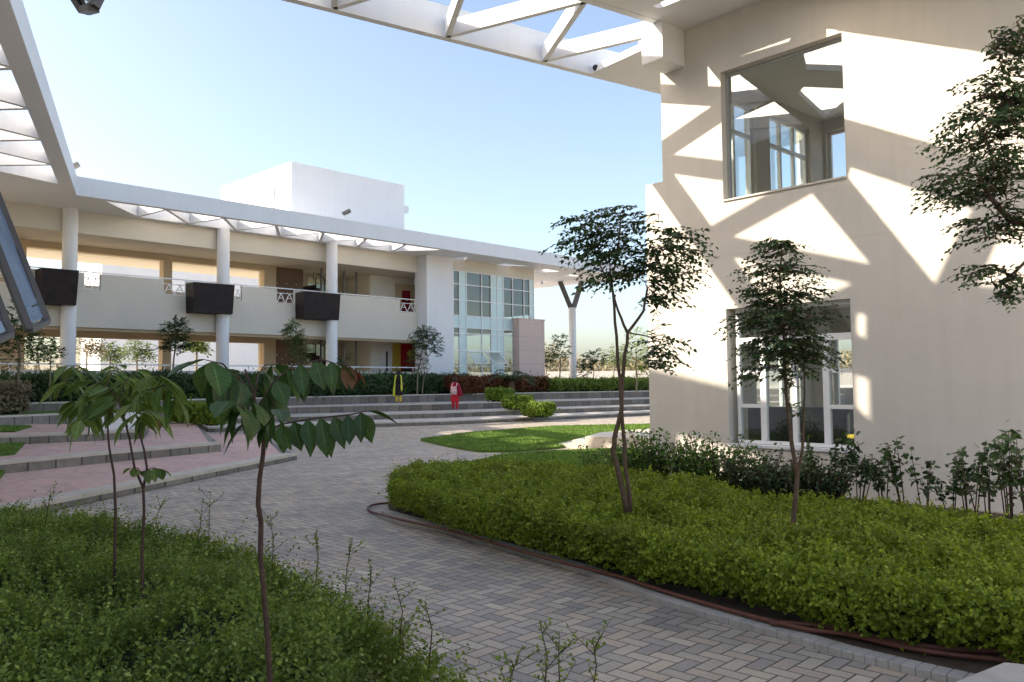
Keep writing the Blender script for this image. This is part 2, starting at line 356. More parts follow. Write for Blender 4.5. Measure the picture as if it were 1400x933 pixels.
def simple_leaves(name, P, A, U, Ln, W, mat, parent=None, fold=.3):
    P = np.asarray(P, float); A = nrm(np.asarray(A, float)); U = np.asarray(U, float)
    R = nrm(np.cross(A, U)); U = np.cross(R, A); n = len(P)
    Ln = np.broadcast_to(np.asarray(Ln, float), (n,))[:, None]; W = np.broadcast_to(np.asarray(W, float), (n,))[:, None]
    l = P + A * Ln * .45 - R * W + U * W * fold; r = P + A * Ln * .45 + R * W + U * W * fold; tip = P + A * Ln
    V = np.stack([P, l, tip, r], 1).reshape(-1, 3)
    tris = np.array([[0, 2, 1], [0, 3, 2]])
    Fc = (np.arange(n)[:, None, None] * 4 + tris[None]).reshape(-1, 3)
    return fastmesh(name, V, Fc, 3, mat, parent, False)
def rnd_dirs(n, up=0.): 
    v = rng.normal(size=(n, 3)); v[:, 2] += up; return nrm(v)
def nz(x, y, sc=1., seed=0): return noise.noise(Vector((x * sc + seed * 7.3, y * sc - seed * 3.1, seed * 1.7)))

# ------------------------------------------------------------------ sky and sun
w = bpy.data.worlds.new('World'); S.world = w; w.use_nodes = True
nt = w.node_tree; nt.nodes.clear()
sky = nt.nodes.new('ShaderNodeTexSky'); sky.sky_type = 'NISHITA'; sky.sun_disc = False
SUN_EL = 32.3; SUN_AZ = 6.5; sky.sun_elevation = math.radians(SUN_EL); sky.sun_rotation = math.radians(-90 - SUN_AZ)
sky.air_density = 1.0; sky.dust_density = 3.6; sky.ozone_density = 2.2; sky.air_density = .9; sky.altitude = 300
bg = nt.nodes.new('ShaderNodeBackground'); bg.inputs[1].default_value = .105
wo = nt.nodes.new('ShaderNodeOutputWorld'); nt.links.new(sky.outputs[0], bg.inputs[0]); nt.links.new(bg.outputs[0], wo.inputs[0])
sl = bpy.data.lights.new('sun', 'SUN'); sl.energy = 2.3; sl.angle = math.radians(.53); sl.color = (1, .965, .92)
so = bpy.data.objects.new('sun', sl); COL.objects.link(so)
Lv = Vector((math.cos(math.radians(SUN_AZ)), math.sin(math.radians(SUN_AZ)), -math.tan(math.radians(SUN_EL)))).normalized()
so.rotation_euler = Lv.to_track_quat('-Z', 'Y').to_euler(); so.location = (-30, 0, 30)
S.view_settings.view_transform = 'Standard'; S.view_settings.look = 'None'; S.view_settings.gamma = 1; S.view_settings.exposure = 1.95
S.view_settings.use_white_balance = True; S.view_settings.white_balance_temperature = 7500; S.view_settings.white_balance_tint = 10
S.view_settings.use_curve_mapping = False
S.cycles.max_bounces = 8; S.cycles.transparent_max_bounces = 24; S.cycles.diffuse_bounces = 5

def U(p): return (p[0], p[1])
# ================================================================== SETTING
RW = Frame((2.4466, 14.678), (.6805, -.7328), (.7328, .6805))     # right building wall frame
RB = Frame((-18.75, 35.0), (.6958, .7182), (-.7182, .6958))       # rear building facade frame
g = MB(); g.poly([(-900, -300, 0), (900, -300, 0), (900, 1500, 0), (-900, 1500, 0)]); struct(g.build('ground', EARTH))
g = MB(); g.poly([(-24, -10, .004), (30, -10, .004), (30, 34, .004), (14, 62, .004), (-24, 40, .004)]); struct(g.build('paving', PAVE))

def px_line(pts):   # [(px, D)] -> plan points
    o = []
    for x, D in pts:
        p = atd(x, 526, D); o.append((p[0], D))
    return o
def offset_line(l, d):
    o = []
    for i, p in enumerate(l):
        a = l[max(i - 1, 0)]; b = l[min(i + 1, len(l) - 1)]
        t = np.array([b[0] - a[0], b[1] - a[1]]); t /= np.linalg.norm(t); o.append((p[0] + t[1] * d, p[1] - t[0] * d))
    return o
def step(line, back, z, mat_r, mat_t, name='terrace', cop=.42, th=.055):
    poly = line + back
    g = MB(); g.prism(poly, -.05, z - th); o = struct(g.build(name, mat_r))
    g = MB(); g.prism(line + offset_line(line, -cop)[::-1], z - th + .001, z + .004); struct(g.build(name + '_coping', COPING))
    inner = offset_line(line, -cop - .004)
    g = MB(); g.prism(inner + back, z - th + .002, z); struct(g.build(name + '_paving', mat_t))
t4 = px_line([(-500, 21), (0, 29.2), (100, 31.2), (300, 36.2), (428, 40.3), (600, 45), (740, 49), (889, 53), (1300, 66)])
t1 = px_line([(285, 31.3), (430, 33), (600, 35), (740, 38.5), (889, 43.5), (1100, 50)])
t2 = px_line([(300, 34), (430, 35.8), (600, 38), (740, 42), (889, 46.5), (1100, 53)])
t3 = px_line([(300, 36), (430, 38.4), (600, 41), (740, 45), (889, 49.5), (1150, 57)])
bk = [(26, 66), (-8, 50), (-15, 38.6)]
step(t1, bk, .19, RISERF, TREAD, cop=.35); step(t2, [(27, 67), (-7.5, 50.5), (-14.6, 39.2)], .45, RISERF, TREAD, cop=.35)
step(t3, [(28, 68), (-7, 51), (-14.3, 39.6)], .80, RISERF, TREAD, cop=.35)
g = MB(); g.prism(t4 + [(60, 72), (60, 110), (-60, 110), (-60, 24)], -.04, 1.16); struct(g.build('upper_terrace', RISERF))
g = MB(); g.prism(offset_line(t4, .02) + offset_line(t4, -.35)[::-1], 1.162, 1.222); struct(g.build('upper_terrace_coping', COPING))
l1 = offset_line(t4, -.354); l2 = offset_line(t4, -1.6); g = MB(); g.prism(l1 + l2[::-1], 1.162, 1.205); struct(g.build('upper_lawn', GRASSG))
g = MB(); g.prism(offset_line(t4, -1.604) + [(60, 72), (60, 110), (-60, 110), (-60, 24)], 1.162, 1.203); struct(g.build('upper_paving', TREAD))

def P2(pts, z): return [U(atz(x, y, z)) for x, y in pts]
A = P2([(-150, 728), (90, 681), (250, 650), (406, 620)], .15)
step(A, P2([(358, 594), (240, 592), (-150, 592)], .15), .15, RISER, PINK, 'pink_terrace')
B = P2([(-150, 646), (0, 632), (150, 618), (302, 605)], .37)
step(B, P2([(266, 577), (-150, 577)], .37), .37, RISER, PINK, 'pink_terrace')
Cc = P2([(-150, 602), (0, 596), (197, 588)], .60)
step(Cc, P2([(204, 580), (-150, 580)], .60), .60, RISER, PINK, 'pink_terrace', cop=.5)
g = MB(); pa = atz(120, 589, .61); pb = atz(196, 586.5, .61)
dd = np.array([pb[0] - pa[0], pb[1] - pa[1]]); dd /= np.linalg.norm(dd); nn = np.array([-dd[1], dd[0]])
def off(p, a, b): return (p[0] + dd[0] * a + nn[0] * b, p[1] + dd[1] * a + nn[1] * b)
g.prism([off(pa, 0, .1), off(pb, 0, .1), off(pb, 0, .55), off(pa, 0, .55)], .60, 1.04)
ws = g.build('low_wall', WHITE, None, .012); tag(ws, 'low white rendered wall block on the end of the upper pink terrace', 'low wall')
# left upper lawn, held by its own riser
Uu = P2([(-200, 577), (0, 569), (84, 565.5)], .90)
g = MB(); g.prism(Uu + [(-14.0, 30.3), (-14.2, 33), (-38, 24)], -.03, .85); struct(g.build('left_lawn_riser', RISER))
g = MB(); g.prism(Uu + offset_line(Uu, -.35)[::-1], .851, .905); struct(g.build('left_lawn_coping', COPING))
g = MB(); g.prism(offset_line(Uu, -.354) + [(-14.0, 30.3), (-14.2, 33), (-38, 24)], .852, .89); struct(g.build('left_lawn', GRASSG))

def grass(poly, z, n, h, name, label, mat=GRASS, sc=1.):
    xs = [p[0] for p in poly]; ys = [p[1] for p in poly]; P = []
    while len(P) < n:
        x = rng.uniform(min(xs), max(xs)); y = rng.uniform(min(ys), max(ys))
        if inpoly((x, y), poly): P.append((x, y, z + .0))
    P = np.array(P); A = rng.normal(size=(n, 3)) * .45; A[:, 2] = 1
    o = simple_leaves(name, P, A, rnd_dirs(n), rng.uniform(.6, 1.2, n) * h, .012 * sc, mat)
    return stuff(tag(o, label, 'grass'), label)
# wedges of lawn let into the left terraces
for pts, z, lab in (([(-60, 606), (38, 603), (20, 622), (-60, 630)], .375, 'dark green grass wedge on the second pink terrace at the left edge'),
                    ([(-60, 643), (8, 645), (-10, 668), (-60, 672)], .155, 'dark green grass wedge on the lowest pink terrace at the left edge'),
                    ([(-60, 584), (44, 584), (20, 591), (-60, 592)], .605, 'dark green grass strip on the third pink terrace at the left edge')):
    pl = P2(pts, z); g = MB(); g.prism(pl, z - .01, z + .03); struct(g.build('lawn', GRASSG)); grass(pl, z + .02, 2500, .06, 'grass', lab)
# middle lawns
la = [(575, 601), (640, 592), (760, 583), (905, 580), (905, 592), (838, 600), (790, 605), (765, 611), (700, 616), (655, 616), (617, 610)]
lb = [(640, 634), (690, 622), (770, 617), (905, 612), (905, 660), (640, 650)]
for k, (pts, lab) in enumerate(((la, 'sunlit short grass of the far lawn beside the steps'), (lb, 'short grass of the lawn behind the clipped hedge'))):
    pl = P2(pts, .06); g = MB(); g.prism(offset_line(pl + [pl[0]], .13)[:-1], 0, .05); struct(g.build('lawn_kerb', KERB))
    g = MB(); g.prism(pl, .0, .065); struct(g.build('lawn', GRASSG)); grass(pl, .06, 30000, .06, 'grass', lab, sc=1.6)
# pale stone steps leading to the right building
for k, (pts, z) in enumerate((([(762, 607), (905, 613), (905, 590), (800, 598)], .10), ([(782, 602), (905, 607), (905, 588), (810, 595)], .22), ([(800, 597), (905, 601), (905, 585), (822, 591)], .34))):
    g = MB(); g.prism(P2(pts, z), 0, z); struct(g.build('stone_step', COPING))
g = MB(); g.prism(P2([(905, 606), (960, 612), (960, 590), (850, 588)], .40), 0, .40); struct(g.build('stone_landing', COPING))

# planting bed and kerb of the right hedge
kerb_px = [(521, 694), (560, 704), (640, 727), (720, 748), (800, 771), (900, 809), (980, 832), (1061, 853), (1150, 878), (1230, 897), (1339, 921), (1500, 950)]
kl = [U(atz(x, y, .10)) for x, y in kerb_px]
tipb = [U(atz(x, y, .05)) for x, y in ((600, 668), (560, 676), (530, 686))]
bed = kl + [(9.0, 4.5), (9.5, 6.0), (2.6, 14.3), (1.0, 13.3), (-.9, 12.4)] + tipb
kin = offset_line(kl, -.13)
g = MB(); g.prism(kin + bed[len(kl):], 0, .05); struct(g.build('soil_bed', SOIL))
for i in range(len(kl) - 1):     # kerb stones laid one after another
    a, b, c, d = kl[i], kl[i + 1], kin[i + 1], kin[i]
    m = 5
    for j in range(m):
        u0_, u1_ = j / m + .001, (j + 1) / m - .001
        L_ = lambda p, q, u: (p[0] + (q[0] - p[0]) * u, p[1] + (q[1] - p[1]) * u)
        if i == 0 and j == 0: kg = MB()
        kg.prism([L_(a, b, u0_), L_(a, b, u1_), L_(d, c, u1_), L_(d, c, u0_)], 0, .055)
struct(kg.build('kerb', KERB, None, .008))
# concrete ledge bottom right
lp = P2([(1285, 940), (1373, 905), (1400, 908), (1600, 930), (1600, 1100), (1280, 1100)], .45)
g = MB(); g.prism(lp, 0, .40); lo = thing('ledge', 'pale stone capped ledge at the bottom right corner beside the hedge', 'ledge', (lp[0][0], lp[0][1], 0))
g.build('base', RISER, lo); g = MB(); g.prism(lp, .402, .45); g.build('coping', KERB, lo, .006)

Lh = np.array([math.cos(math.radians(SUN_AZ)), math.sin(math.radians(SUN_AZ)), -math.tan(math.radians(SUN_EL))])
def backproj(x, y, z):
    r = ray(x, y); o3 = np.array([RW.o[0], RW.o[1], 0]); n3 = np.array([RW.t[0], RW.t[1], 0]); k = ((o3 - CAM) @ n3) / (r @ n3); p = CAM + r * k
    qv = p + Lh * ((z - p[2]) / Lh[2]); return (float(qv[0]), float(qv[1]))
# ================================================================== LEFT BUILDING + REAR BUILDING ROOF
ZS = 9.39; ZT = 10.14
C0 = np.array([-17.352, 32.061]); q = np.array([.4107, -.9118]); nL = np.array([-.9118, -.4107])
tC = float((C0 - RB.o) @ RB.t); sC = float((C0 - RB.o) @ RB.d)
sE = RB.s(872, tC); Ept = np.array(RB.pt(sE, tC, 0)[:2]); Pb = np.array(atz(732, 394, ZS)[:2]); eb = (Pb - Ept) / np.linalg.norm(Pb - Ept)
kb = (9.0 - tC) / float(eb @ RB.t); Pend = Ept + eb * kb
def tri_inset(t, d):
    a, b, c = [np.array(p, float) for p in t]
    la_, lb_, lc_ = np.linalg.norm(b - c), np.linalg.norm(a - c), np.linalg.norm(a - b); per = la_ + lb_ + lc_
    I = (a * la_ + b * lb_ + c * lc_) / per; area = abs((b - a)[0] * (c - a)[1] - (b - a)[1] * (c - a)[0]) / 2; r = 2 * area / per
    k = max(.05, (r - d) / r); return [tuple(I + (p - I) * k) for p in (a, b, c)]
def zigzag(F0, F1, B0, B1, n, d):
    F0, F1, B0, B1 = map(np.array, (F0, F1, B0, B1)); J = [F0 + (F1 - F0) * i / n for i in range(n + 1)]; K = [B0 + (B1 - B0) * (i + .5) / n for i in range(n)]
    out = [tri_inset((J[i], J[i + 1], K[i]), d) for i in range(n)]
    out += [tri_inset((K[i], K[i + 1], J[i + 1]), d) for i in range(n - 1)]
    return out
# strip of the left canopy
fl = lambda a, b: C0 + q * a + nL * b
holesL = zigzag(fl(1.5, .26), fl(38.7, .26), fl(1.9, 2.8), fl(38.3, 2.8), 12, .08)
# strip of the rear canopy
sa = RB.s(100, tC + .45) + .9; sb = RB.s(603, tC + .45)
holesR = zigzag(RB.pt(sa, tC + .26, 0)[:2], RB.pt(sb, tC + .26, 0)[:2], RB.pt(sa + 1.2, -.35, 0)[:2], RB.pt(sb - .6, -.35, 0)[:2], 7, .07)
tri_px = [[(608, 354), (641, 351.5), (633, 358)], [(662, 364.5), (690, 360.5), (721, 364)], [(727, 373.5), (746, 368), (765, 371.5)], [(763, 378.5), (781, 375), (793, 378)], [(733, 386), (749, 384), (741, 389)], [(800, 372), (816, 370), (826, 372.5)]]
holesT = [[U(atz(x, y, ZS)) for x, y in t] for t in tri_px]
rear = thing('school_building', 'long two storey white and beige building with colonnade across the back of the courtyard', 'building', (float(RB.o[0]), float(RB.o[1]), 1.2))
left = thing('left_building', 'building wing at the left edge with white skylight canopy and open windows', 'building', (-16, 10, 0))
# rear roof (everything on the rear side of the mitre line through the corner)
mit = fl(-.0, 0) + (np.array([-1.0, .0])) * 20      # mitre runs straight out from the corner
outR = [tuple(C0), tuple(Ept), tuple(Pend), RB.pt(-15, 9, 0)[:2], (float(mit[0]), float(mit[1]))]
o = perforated(outR, holesR + holesT, ZS, ZS + .52).build('roof', WHITE, rear)
REC = 1.55; AR = 18.9  # out of view, roof edge set back to lower its shadow on the wall
outL = [tuple(C0 - np.array([0, .004])), (float(mit[0]), float(mit[1]) - .004), tuple(fl(40, 22)), tuple(fl(40, REC)), tuple(fl(AR, REC)), tuple(fl(AR, 0))]
holesL = [h for h in holesL if all(inpoly(p, outL) for p in h) and max(((np.array(p) - C0) @ q) for p in h) < AR - .2]
ph = [backproj(x, y, ZS + .26) for x, y in [(928, 596), (985, 611), (1042, 628), (1040, 662), (925, 655)]]; dl = Lh[:2] * .42  # unseen opening shaped to drop a sun patch at the wall foot
ph = [tuple(np.array(p) + dl) for p in ph] + [tuple(np.array(p) - dl) for p in ph]
hv = geometry.convex_hull_2d([Vector(p) for p in ph]); holesL.append([ph[i] for i in hv])
if not all(inpoly(p, outL) for p in holesL[-1]): holesL.pop()
o = perforated(outL, holesL, ZS, ZS + .52).build('roof', WHITE, left)
g = MB(); g.hexa([(*(C0 + q * a + nL * b), z) for z in (ZS - .015, ZT) for a, b in ((-.0, -.16), (AR, -.16), (AR, .14), (0.1, .14))]); g.build('fascia', WHITE, left)
g = MB(); g.hexa([(*(C0 + q * a + nL * b), z) for z in (ZS - .015, ZT) for a, b in ((AR, REC - .16), (40, REC - .16), (40, REC + .14), (AR, REC + .14))]); g.hexa([(*(C0 + q * a + nL * b), z) for z in (ZS - .012, ZT - .002) for a, b in ((AR + .001, -.16), (AR + .2, -.16), (AR + .2, REC - .161), (AR + .001, REC - .161))]); g.build('fascia', WHITE, left)
g = MB(); g.hexa([(*p, z) for z in (ZS - .015, ZT) for p in (C0 + nL * -.16 + np.array([0, 0]), np.array(RB.pt(sE, tC - .12, 0)[:2]), np.array(RB.pt(sE, tC + .16, 0)[:2]), C0 + nL * .14 + RB.d * .25)]); g.build('fascia', WHITE, rear)
g = MB(); g.hexa([(*(Ept + RB.d * a + eb * b), z) for z in (ZS - .012, ZT - .005) for a, b in ((0, 0), (.14, 0), (.14, kb), (0, kb))]); g.build('end_fascia', WHITE, rear)
# left building body
wl = MB()
wa, wb = fl(2.0, 5.2), fl(40, 5.2); wc, wd = fl(40, 10), fl(2.0, 10)
wl.prism([tuple(wa), tuple(wb), tuple(wc), tuple(wd)], 0, ZS - .01); wl.build('wall', WALL, left)

# ------------------------------------------------------------------ rear building
def rb(name, mat, boxes, parent=rear, bevel=0):
    g = MB()
    for b in boxes: g.fbox(RB, *b)
    return g.build(name, mat, parent, bevel)
s_ = RB.s; S0 = -7.0
zb = RB.px(100, 447)[1]; zt = RB.px(136, 375)[1]; sP = s_(571)      # parapet bottom, top, white pier
FZ = 1.70; UF = 5.75
rb('roof_beam', CREAM, [(S0, sP, 0, .28, 8.42, ZS - .002)])
sQ = s_(620, -.85) - .21
rb('upper_ceiling', CREAM, [(S0, sQ, .282, 8.8, 8.43, 8.55)])
rb('upper_floor_slab', CREAM, [(S0, sP, .17, .26, zb + .06, UF), (S0, sQ, .261, 8.8, zb + .06, UF)])
rb('floor_edge_beam', OCHRE, [(S0, sP, .17, .45, zb - .12, zb + .058)])
gaps = [(-30, 12), (113, 136), (222, 254), (312, 330), (378, 403), (547, 569)]
edges = [S0]; full = []; low = []
cur = S0
for a, b in gaps:
    sa_, sb_ = max(S0, s_(a)), s_(b)
    if sa_ > cur: full.append((cur, sa_, 0, .165, zb, zt))
    low.append((sa_, sb_, 0, .163, zb, zt - .72)); cur = sb_
full.append((cur, sP, 0, .165, zb, zt))
rb('balcony_parapet', CREAM, full + [(a + .001, b - .001, c, d, e, f) for a, b, c, d, e, f in low])
zr = RB.px(254, 383)[1]
g = MB(); g.bar(RB.pt(S0, .08, zr), RB.pt(sP, .08, zr), .06, .05)
s = S0 + .5
while s < sP: g.bar(RB.pt(s, .08, zt - .02), RB.pt(s, .08, zr), .04); s += 1.45
for a, b, *_ in low:
    g.bar(RB.pt(a, .08, zt - .18), RB.pt(b, .08, zt - .18), .035); g.bar(RB.pt(a, .08, zt - .68), RB.pt(b, .08, zt - .68), .035)
    m = (a + b) / 2
    for s in (a + .02, b - .02): g.bar(RB.pt(s, .08, zt - .72), RB.pt(s, .08, zr), .04)
    for c in (a + (b - a) * .27, a + (b - a) * .73):
        h = (b - a) * .23; g.bar(RB.pt(c - h, .08, zt - .68), RB.pt(c, .08, zt - .18), .035); g.bar(RB.pt(c + h, .08, zt - .68), RB.pt(c, .08, zt - .18), .035)
        g.bar(RB.pt(c - h * .5, .08, zt - .43), RB.pt(c + h * .5, .08, zt - .43), .03)
g.build('balcony_railing', WHITEF, rear)
# angular dark bay boxes
for x0, x1 in ((43, 113), (255, 321), (408, 463)):
    a, b = s_(x0, -.8) + .28, s_(x1, 0.) - .22; z1 = zt - .10; z0 = zt - 1.5
    if x0 == 43: z1 += .05
    g = MB(); g.hexa([RB.pt(*p, z) for z, pp in ((z0, ((a + .02, -.80), (b - .36, -.88), (b - .16, .001), (a + .02, .001))), (z1, ((a, -.85), (b - .3, -.95), (b, .001), (a, .001)))) for p in pp])
    bx = g.build('bay_box', BROWN, rear)
# columns
for x, y in ((92.5, 285), (304, 313), (453.5, 332)):
    D = 7.69 * F / ((533 - .01 * x) - y) - .15; p = atd(x, 500, D); g = MB()
    g.tube([(p[0], D, 1.18), (p[0], D, ZS + .02)], .30, 28, False); g.build('column', WHITE, rear)
    g = MB(); g.tube([(p[0], D, 1.18), (p[0], D, 1.34)], .36, 28); g.build('column_base', COPING, rear)
# lower storey: plinth, front low wall, rail
rb('ground_floor', FLOORI, [(S0, s_(733, -.7), .17, 8.8, 1.21, FZ)])
rb('front_low_wall', WALL, [(S0, sP, -.02, .165, 1.21, 2.50)])
g = MB(); z = 2.76; g.bar(RB.pt(S0, .07, z), RB.pt(sP, .07, z), .07, .06); s = S0 + .4
while s < sP: g.bar(RB.pt(s, .07, 2.5), RB.pt(s, .07, z), .045); s += 2.1
g.build('ground_floor_railing', WHITEF, rear)
TB = 3.4
def px_s(x, t): return RB.s(x, t)
pil = [(-60, 33), (222, 234), (361, 377)]
for k, (a, b) in enumerate(pil):
    s0_, s1_ = px_s(a, TB), px_s(b, TB)
    rb('rear_pillar', OCHRE, [(s0_, s1_, TB, TB + .5, UF, 8.42)]); rb('rear_pillar', OCHRE, [(s0_, s1_, TB, TB + .5, FZ, zb)])
rb('back_beam', OCHRE, [(S0, px_s(377, TB), TB + .001, TB + .49, 8.15, 8.429), (S0, px_s(377, TB), TB + .001, TB + .49, zb - .25, zb + .059)])
rb('back_parapet', CREAM, [(S0, px_s(361, TB) - .01, TB + .1, TB + .25, UF, 6.6), (S0, px_s(222, TB) - .01, TB + .1, TB + .25, FZ, 2.5)])
# pierced screen walls (brown with a scatter of triangular holes)
j0, j1 = px_s(377.2, TB), px_s(414, TB)
for z0, z1 in ((UF, 8.42), (FZ, zb)):
    hs = []; W_ = j1 - j0; n_ = 6; m_ = 7; cw = W_ / n_; ch = 1.75 / m_
    for i in range(n_):
        for k in range(m_):
            if k > 4 and (i + k) % 2: continue
            cx = (i + .5) * cw + random.uniform(-.03, .03); cz = .15 + (k + .5) * ch; r_ = min(cw, ch) * .42; a0 = random.uniform(0, 6.28)
            hs.append([(cx + r_ * math.cos(a0 + t), cz + r_ * math.sin(a0 + t)) for t in (0, 2.1, 4.2)])
    pm = perforated([(0, 0), (W_, 0), (W_, z1 - z0), (0, z1 - z0)], hs, 0, .12)
    pm.v = [RB.pt(j0 + x, TB + d, z0 + y) for x, y, d in pm.v]; pm.build('pierced_screen', SCREEN, rear)
# stair hall and rooms behind the right half
h0 = j1 + .01; hE = s_(733, -.7)
TBK = 5.6
wn0, wn1 = 14.9, 16.75
for z0, z1 in ((UF, 8.43), (FZ, zb + .059)):
    rb('hall_back_wall', CREAM, [(h0 - 1.5, wn0, TBK, TBK + .2, z0, z1), (wn0, wn1, TBK, TBK + .2, z0, z0 + .3), (wn0, wn1, TBK, TBK + .2, z1 - .12, z1), (wn1, sP, TBK, TBK + .2, z0, z1)])
    ps = px_s(505, 2.6)
    rb('partition_wall', CREAM, [(ps, ps + .15, 2.6, TBK - .01, z0, z1)])
    rb('corridor_wall', CEIL, [(ps + .152, sQ, 2.6, 2.75, z0, z1)])
    [rb('glazing_mullion', METALD, [(px_s(mx_, 2.2), px_s(mx_, 2.2) + .07, 2.2, 2.28, z0, z1)]) for mx_ in (439, 470, 487)]
    rb('stair_window', METALD, [(wn0 + k_ * (wn1 - wn0) / 3 - .03, wn0 + k_ * (wn1 - wn0) / 3 + .03, TBK + .05, TBK + .11, z0 + .3, z1 - .12) for k_ in (1, 2)])
    rb('stair_window_pane', GLASST, [(wn0, wn1, TBK + .12, TBK + .13, z0 + .3, z1 - .12)])
    # stair flight
    g = MB(); sa_, sb_ = px_s(424, 4.5), px_s(478, 4.5); n_ = 12
    for k in range(n_):
        u = sa_ + (sb_ - sa_) * k / n_; zz = z0 + (n_ - k) * (z1 - z0 - .5) / n_ * .9
        g.fbox(RB, u, u + (sb_ - sa_) / n_ - .002, 4.2, 5.3, zz - .17, zz)
    st = g.build('stair_flight', BROWN, rear)
    g = MB(); g.bar(RB.pt(sa_, 4.15, z0 + (z1 - z0 - .5) * .9 + .9), RB.pt(sb_, 4.15, z0 + .9), .06)
    for k in range(7):
        u = k / 6; g.bar(RB.pt(sa_ + (sb_ - sa_) * u, 4.15, z0 + (z1 - z0 - .5) * .9 * (1 - u)), RB.pt(sa_ + (sb_ - sa_) * u, 4.15, z0 + (z1 - z0 - .5) * .9 * (1 - u) + .9), .03)
    g.build('handrail', METALD, st)
# door and abstract wall painting on the ground floor corridor wall
dz = FZ
a, b = px_s(521, 2.57), px_s(536, 2.57)
rb('door', WHITE, [(a, b, 2.55, 2.599, dz, dz + 2.45)]); 
rb('door_glass', DARKM, [(a + (b - a) * .42, a + (b - a) * .58, 2.53, 2.549, dz + .6, dz + 2.1)])
a, b = px_s(537, 2.57), px_s(570, 2.57)
for kk, (u0_, u1_, z0_, z1_, c) in enumerate(((0, .32, 0, 2.6, YELLP), (.32, 1, 0, 2.6, REDC), (.42, .72, .2, 1.3, DARKM), (.6, 1, 1.5, 2.3, YELLP))):
    g = MB()
    if kk < 2: g.fbox(RB, a + (b - a) * u0_, a + (b - a) * u1_ - .003, 2.56 - .005 * kk, 2.599, dz + z0_, dz + z1_)
    else:
        c_ = ((u0_ + u1_) / 2, (z0_ + z1_) / 2); n_ = 9; ring = [(a + (b - a) * (c_[0] + (u1_ - u0_) / 2 * math.cos(t) * (1 + .3 * math.sin(3 * t))), dz + c_[1] + (z1_ - z0_) / 2 * math.sin(t) * (1 + .2 * math.cos(2 * t))) for t in [2 * math.pi * i / n_ for i in range(n_)]]
        v = [RB.pt(s1, 2.53, z1) for s1, z1 in ring] + [RB.pt(s1, 2.55, z1) for s1, z1 in ring]; n0 = len(g.v); g.v += v
        g.f.append(tuple(range(n_))); g.sm.append(False)
        for i in range(n_): g.f.append((i, (i + 1) % n_, n_ + (i + 1) % n_, n_ + i)); g.sm.append(False)
    g.build('wall_mural', c, rear)
a, b = px_s(541, 2.57), px_s(569, 2.57); rb('wall_mural', OCHRE, [(a, b, 2.55, 2.599, UF, UF + 2.3)]); rb('wall_mural', REDD, [(a + (b - a) * .3, a + (b - a) * .7, 2.53, 2.549, UF + .5, UF + 1.9)])
# white pier and wall, glazed block
tf = -.85
w0, w1, w2 = RB.s(584, tf), RB.s(620, tf), RB.s(731.5, tf)
rb('pier_wall', WHITE, [(w0, w1, tf, .25, 1.21, ZS - .003), (w1 - .2, w1, .251, 7, 1.71, ZS - .004)])
zg1 = RB.px(620, 369, tf)[1]; 
rb('glazing_head', CREAM, [(w1 + .001, w2, tf, tf + .35, zg1, ZS - .003)])
rb('side_wall', CREAM, [(w2 - .25, w2 - .001, tf + .36, 7, UF + .6, ZS - .003)])
def gx(x): return RB.s(x, tf)
def gz(y): return RB.px(650, y, tf)[1]
ztop, zw1, zw2, zlow = zg1 - .001, gz(433), gz(449), 1.9
aq = [(629, 638.5), (672.5, 689.5), (725.5, 731.5)]
boxes = [(gx(a) + .001, gx(b) - .001, tf + .04, tf + .12, zlow, ztop) for a, b in aq]
wins = [(620, 629), (638.5, 672.5), (689.5, 725.5)]
boxes += [(gx(a), gx(b), tf + .04, tf + .118, zw2, zw1) for a, b in wins]
rb('aqua_panel', AQUA, boxes)
g = MB()
for x in (620.5, 629, 638.5, 659.5, 672.5, 681, 689.5, 702, 717.5, 725.5, 731): g.fbox(RB, gx(x) - .03, gx(x) + .03, tf, tf + .06, 1.9, ztop)
for z in (ztop - .03, gz(391), gz(412), zw1, zw2, gz(457), gz(480), gz(501)): g.fbox(RB, w1, w2, tf + .01, tf + .055, z - .03, z + .03)
g.build('glazing_frame', WHITEF, rear)
for a, b in wins:
    for z0, z1 in ((zw1 + .03, ztop - .03), (1.9, zw2 - .03)):
        rb('window_pane', GLASSD, [(gx(a) + .03, gx(b) - .03, tf + .07, tf + .08, z0, z1)])
for a, b, tl in ((641, 659, .5), (664, 682, .7)):     # two sashes standing open
    g = MB(); z1, z0 = gz(481), gz(500); c = [RB.pt(gx(a), tf - .02, z1), RB.pt(gx(b), tf - .02, z1), RB.pt(gx(b) + .12 * tl, tf - tl, z0 + .12), RB.pt(gx(a) + .12 * tl, tf - tl, z0 + .12)]
    for i in range(4): g.bar(c[i], c[(i + 1) % 4], .07, .05)
    os_ = g.build('open_sash', WHITEF, rear); g = MB(); g.hexa([tuple(np.array(p) + np.array([0, 0, d])) for d in (0, .012) for p in c]); g.build('pane', GLASSR, os_)
rb('glazed_room_floor', CEIL, [(w1, w2 - .26, tf + .2, 7, zw2 + .02, zw1 - .02)])
rb('glazed_room_ceiling', CEIL, [(w1, w2 - .26, tf + .36, 7, zg1 + .1, zg1 + .2)])
b0, b1 = w1, w2 - .26; zz0, zz1 = zw1 - .02, zg1 + .1
cols = [(b0, b0 + 1.9), (b0 + 4.4, b0 + 5.2), (b1 - 1.0, b1)]
cols2 = []; 
rb('glazed_room_back_wall', CEIL, [(a, b, 7, 7.2, zz0, zz1) for a, b in cols] + [(b0, b1, 7.001, 7.199, zz0, zz0 + .35), (b0, b1, 7.001, 7.199, zz1 - 1.3, zz1), (b0, b1, 7.001, 7.199, 1.7, zw2 + .02)])
